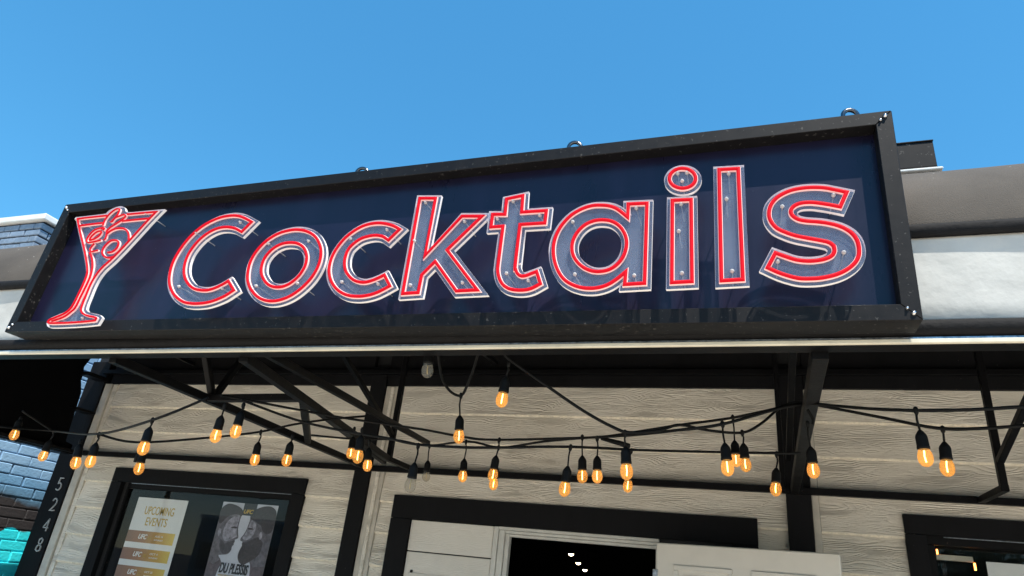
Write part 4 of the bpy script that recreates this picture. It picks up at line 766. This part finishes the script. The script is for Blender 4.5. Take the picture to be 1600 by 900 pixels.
LABELS = ["lit amber bulb at the far left edge against black awning curtain", "lit amber bulb in front of the mural brick wall, second from left", "lit amber filament bulb on black cord, third hanging bulb from the left", "lit amber filament bulb on black cord, fourth hanging bulb from the left", "lit amber filament bulb on black cord, sixth hanging bulb from the left", "lit amber filament bulb on black cord, fifth hanging bulb from the left", "lit amber filament bulb on black cord, seventh hanging bulb from the left", "lit amber filament bulb on black cord, eighth hanging bulb from the left", "lit amber filament bulb on black cord, ninth hanging bulb from the left", "lit amber filament bulb on black cord, tenth hanging bulb from the left", "lit amber filament bulb on black cord, eleventh hanging bulb from the left", "lit amber filament bulb on black cord, twelfth hanging bulb from the left", "lit amber filament bulb on black cord, thirteenth hanging bulb from the left", "large clear unlit bulb hanging highest, close under the sign", "lit amber bulb hanging high against the black ledger below letter t", "lit amber bulb on a V shaped cord loop below letter k", "clear unlit bulb at the left of the pair over the door surround", "smallest clear unlit bulb, right one of the unlit pair by the door", "lit amber filament bulb on black cord, eighteenth hanging bulb from the left", "lit amber filament bulb on black cord, nineteenth hanging bulb from the left", "lit amber filament bulb on black cord, twentieth hanging bulb from the left", "lit amber filament bulb on black cord, twenty-second hanging bulb from the left", "lit amber filament bulb on black cord, twenty-third hanging bulb from the left", "lit amber filament bulb on black cord, twenty-fourth hanging bulb from the left", "lit amber filament bulb on black cord, twenty-fifth hanging bulb from the left", "lit amber filament bulb on black cord, twenty-sixth hanging bulb from the left", "lit amber filament bulb on black cord, twenty-seventh hanging bulb from the left", "lit amber filament bulb on black cord, twenty-eighth hanging bulb from the left", "lit amber filament bulb on black cord, twenty-ninth hanging bulb from the left", "lit amber filament bulb on black cord, thirtieth hanging bulb from the left", "lit amber filament bulb on black cord, thirty-first hanging bulb from the left", "lit amber bulb at far right, left one of the last pair", "lit amber bulb at far right, the very last one"]
for i, (x, y, z, za, lit) in enumerate(BL):
    t = empty('string_bulb', (x, y, z)); tag(t, LABELS[i], 'light bulb', 'bulbs hanging under the awning')
    sz = z + 0.030                                            # bottom of the socket
    for nme, me in (('socket', socket_me), ('glass_bulb', glass_me if lit else glass_off), ('filament', fil_me if lit else fil_off)):
        o = bpy.data.objects.new(nme, me); COL.objects.link(o); o.parent = t; o.location = (0, 0, 0.030); o.scale = (0.95, 0.95, 0.97); o.rotation_euler = (0, 0, random.uniform(0, 6))
    top = za - z
    if top > 0.098:
        b_ = random.uniform(-0.005, 0.005)
        link_mesh('pigtail', tube_mesh('pigtail', [(0, 0, 0.090), (b_, b_ * 0.5, 0.09 + (top - 0.09) * 0.5), (0, 0, top)], 0.0036, 6), t, M['rubber'])
    o = link_mesh('cord_tee', lathe_mesh('cord_tee', [(0.003, -0.018), (0.007, -0.010), (0.0085, 0.0), (0.006, 0.008), (0.002, 0.011)], 8), t, M['rubber']); o.location = (0, 0, max(top, 0.095))
    t.rotation_euler = (random.uniform(-0.09, 0.09), random.uniform(-0.09, 0.09), 0)
WL = ["black light cord rising from far left to the left cross beam", "thin black cord slanting down at the far left edge", "black light cord sagging low in front of the left window", "long black light cord from left beam to right post, the upper one", "long black light cord from left beam, the lowest over the door", "black light cord crossing behind the others over the door", "short black cord loop in a V below letter k", "thick black cord swooping down from fascia below letter t", "upper black light cord right of the right post", "lower sagging black light cord right of the right post", "short black cord hanging beside the right post brace"]
for i, w in enumerate(DATA['wires']):
    pts = []
    P3 = [Vector(q) for q in w]
    for k in range(len(P3) - 1):
        p0 = P3[max(0, k - 1)]; p1 = P3[k]; p2 = P3[k + 1]; p3 = P3[min(len(P3) - 1, k + 2)]
        for s in range(5):
            t = s / 5; pts.append(0.5 * ((2 * p1) + (p2 - p0) * t + (2 * p0 - 5 * p1 + 4 * p2 - p3) * t * t + (3 * p1 - p0 - 3 * p2 + p3) * t ** 3))
    pts.append(P3[-1])
    tag(tube('light_cord', pts, 0.0058, M['rubber'], None, 7), WL[i], 'light cord', 'cords of the string lights')
o = tag(tube('cord_plug', [(-2.70, 2.49, 2.10), (-2.725, 2.49, 2.07), (-2.735, 2.49, 2.03), (-2.738, 2.49, 2.012)], [0.003, 0.003, 0.009, 0.006], M['rubber'], None, 8), 'loose black cord plug dangling beside left bulbs', 'plug')
o = tag(tube('cord_plug', [(-0.60, 2.9, 2.285), (-0.52, 2.86, 2.26), (-0.47, 2.85, 2.245)], [0.008, 0.011, 0.011], M['rubber'], None, 8), 'fat black cord connector above the middle bulbs', 'plug')

# ------------------------------------------------------------------ far side of the street (seen in the panes)
def tree(x, y, h, r, label, seed):
    rnd = random.Random(seed); t = empty('street_tree', (x, y, 0)); tag(t, label, 'tree', 'trees across the street')
    link_mesh('trunk', tube_mesh('trunk', [(0, 0, -0.1), (0.1, 0, h * 0.2), (-0.05, 0.1, h * 0.45), (0.1, 0, h * 0.7)], [0.22, 0.17, 0.12, 0.05], 8), t, M['bark'])
    vs = []; fs = []
    cl = [(rnd.uniform(-r, r) * 0.7, rnd.uniform(-r, r) * 0.7, h * rnd.uniform(0.42, 0.95), r * rnd.uniform(0.3, 0.55)) for _ in range(16)]
    for k in range(2600):
        cx, cy, cz, cr = cl[k % len(cl)]
        d = Vector((rnd.gauss(0, 1), rnd.gauss(0, 1), rnd.gauss(0, 1))).normalized() * cr * rnd.uniform(0.5, 1.05)
        c = Vector((cx, cy, cz)) + d; u = Vector((rnd.gauss(0, 1), rnd.gauss(0, 1), rnd.gauss(0, 1))).normalized(); w = u.orthogonal().normalized()
        s = rnd.uniform(0.08, 0.16); n = len(vs); vs += [c - u * s, c + w * s * 0.6, c + u * s, c - w * s * 0.6]; fs.append((n, n + 1, n + 2, n + 3))
    me = bpy.data.meshes.new('crown'); me.from_pydata(vs, [], fs); me.update(); link_mesh('crown', me, t, M['leaf'])
tree(-17, -26, 6.0, 2.6, 'leafy tree across the street, mirrored in the left window', 1)
tree(-24, -31, 7.0, 3.0, 'taller leafy tree across the street beside the grey shop', 2)
tree(9, -27, 5.5, 2.4, 'small leafy tree across the street on the right', 3)
def shop(x0, x1, y0, h, mat, label):
    s = empty('far_shop', (x0, y0, 0)); tag(s, label, 'building', 'shops across the street')
    w = x1 - x0
    box('wall', (0, -8, -0.1), (w, 0, h), mat, s); box('roof_edge', (-0.1, -8, h + 0.002), (w + 0.1, 0.12, h + 0.25), M['coping'], s)
    for k in range(int(w // 3)):
        f = box('window', (0.6 + k * 3, 0.005, 0.6), (2.8 + k * 3, 0.06, 2.5), M['black_steel'], s); box('pane', (0.7 + k * 3, 0.062, 0.7), (2.7 + k * 3, 0.07, 2.4), M['dark_glass'], f)
shop(-40, -26, -34, 4.2, M['stucco_grey'], 'low grey stucco shop across the street')
shop(-22, -6, -38, 3.6, M['stucco'], 'low tan stucco shop across the street')
shop(2, 20, -36, 4.4, M['stucco_grey'], 'long grey shop across the street on the right')
PO = [(-30, -20), (-9, -20), (12, -20)]
for k, (x, y) in enumerate(PO):
    t = empty('utility_pole', (x, y, 0)); tag(t, ('wooden utility pole across the street at far left', 'wooden utility pole across the street in the middle', 'wooden utility pole across the street on the right')[k], 'utility pole', 'utility poles across the street')
    link_mesh('pole', tube_mesh('pole', [(0, 0, -0.12), (0, 0, 5), (0, 0, 9.2)], [0.16, 0.14, 0.11], 10), t, M['bark']); box('crossarm', (-0.06, -1.1, 8.6), (0.06, 1.1, 8.72), M['bark'], t)
for k, (dy, z, lb) in enumerate(((-1.0, 8.74, 'far overhead power line'), (0.0, 8.3, 'middle overhead power line'), (1.0, 8.74, 'near overhead power line'), (0.2, 6.4, 'upper telephone line'), (0.2, 5.6, 'lower telephone line'))):
    pts = []
    for a, b in zip([(-60, -20)] + PO, PO + [(45, -20)]):
        for s in range(8): t = s / 8; pts.append((a[0] + (b[0] - a[0]) * t, -20 + dy, z - 0.5 * 4 * t * (1 - t)))
    tag(tube('overhead_wire', pts, 0.018, M['rubber'], None, 5), lb + ' strung between the poles across the street', 'wire', 'overhead wires')
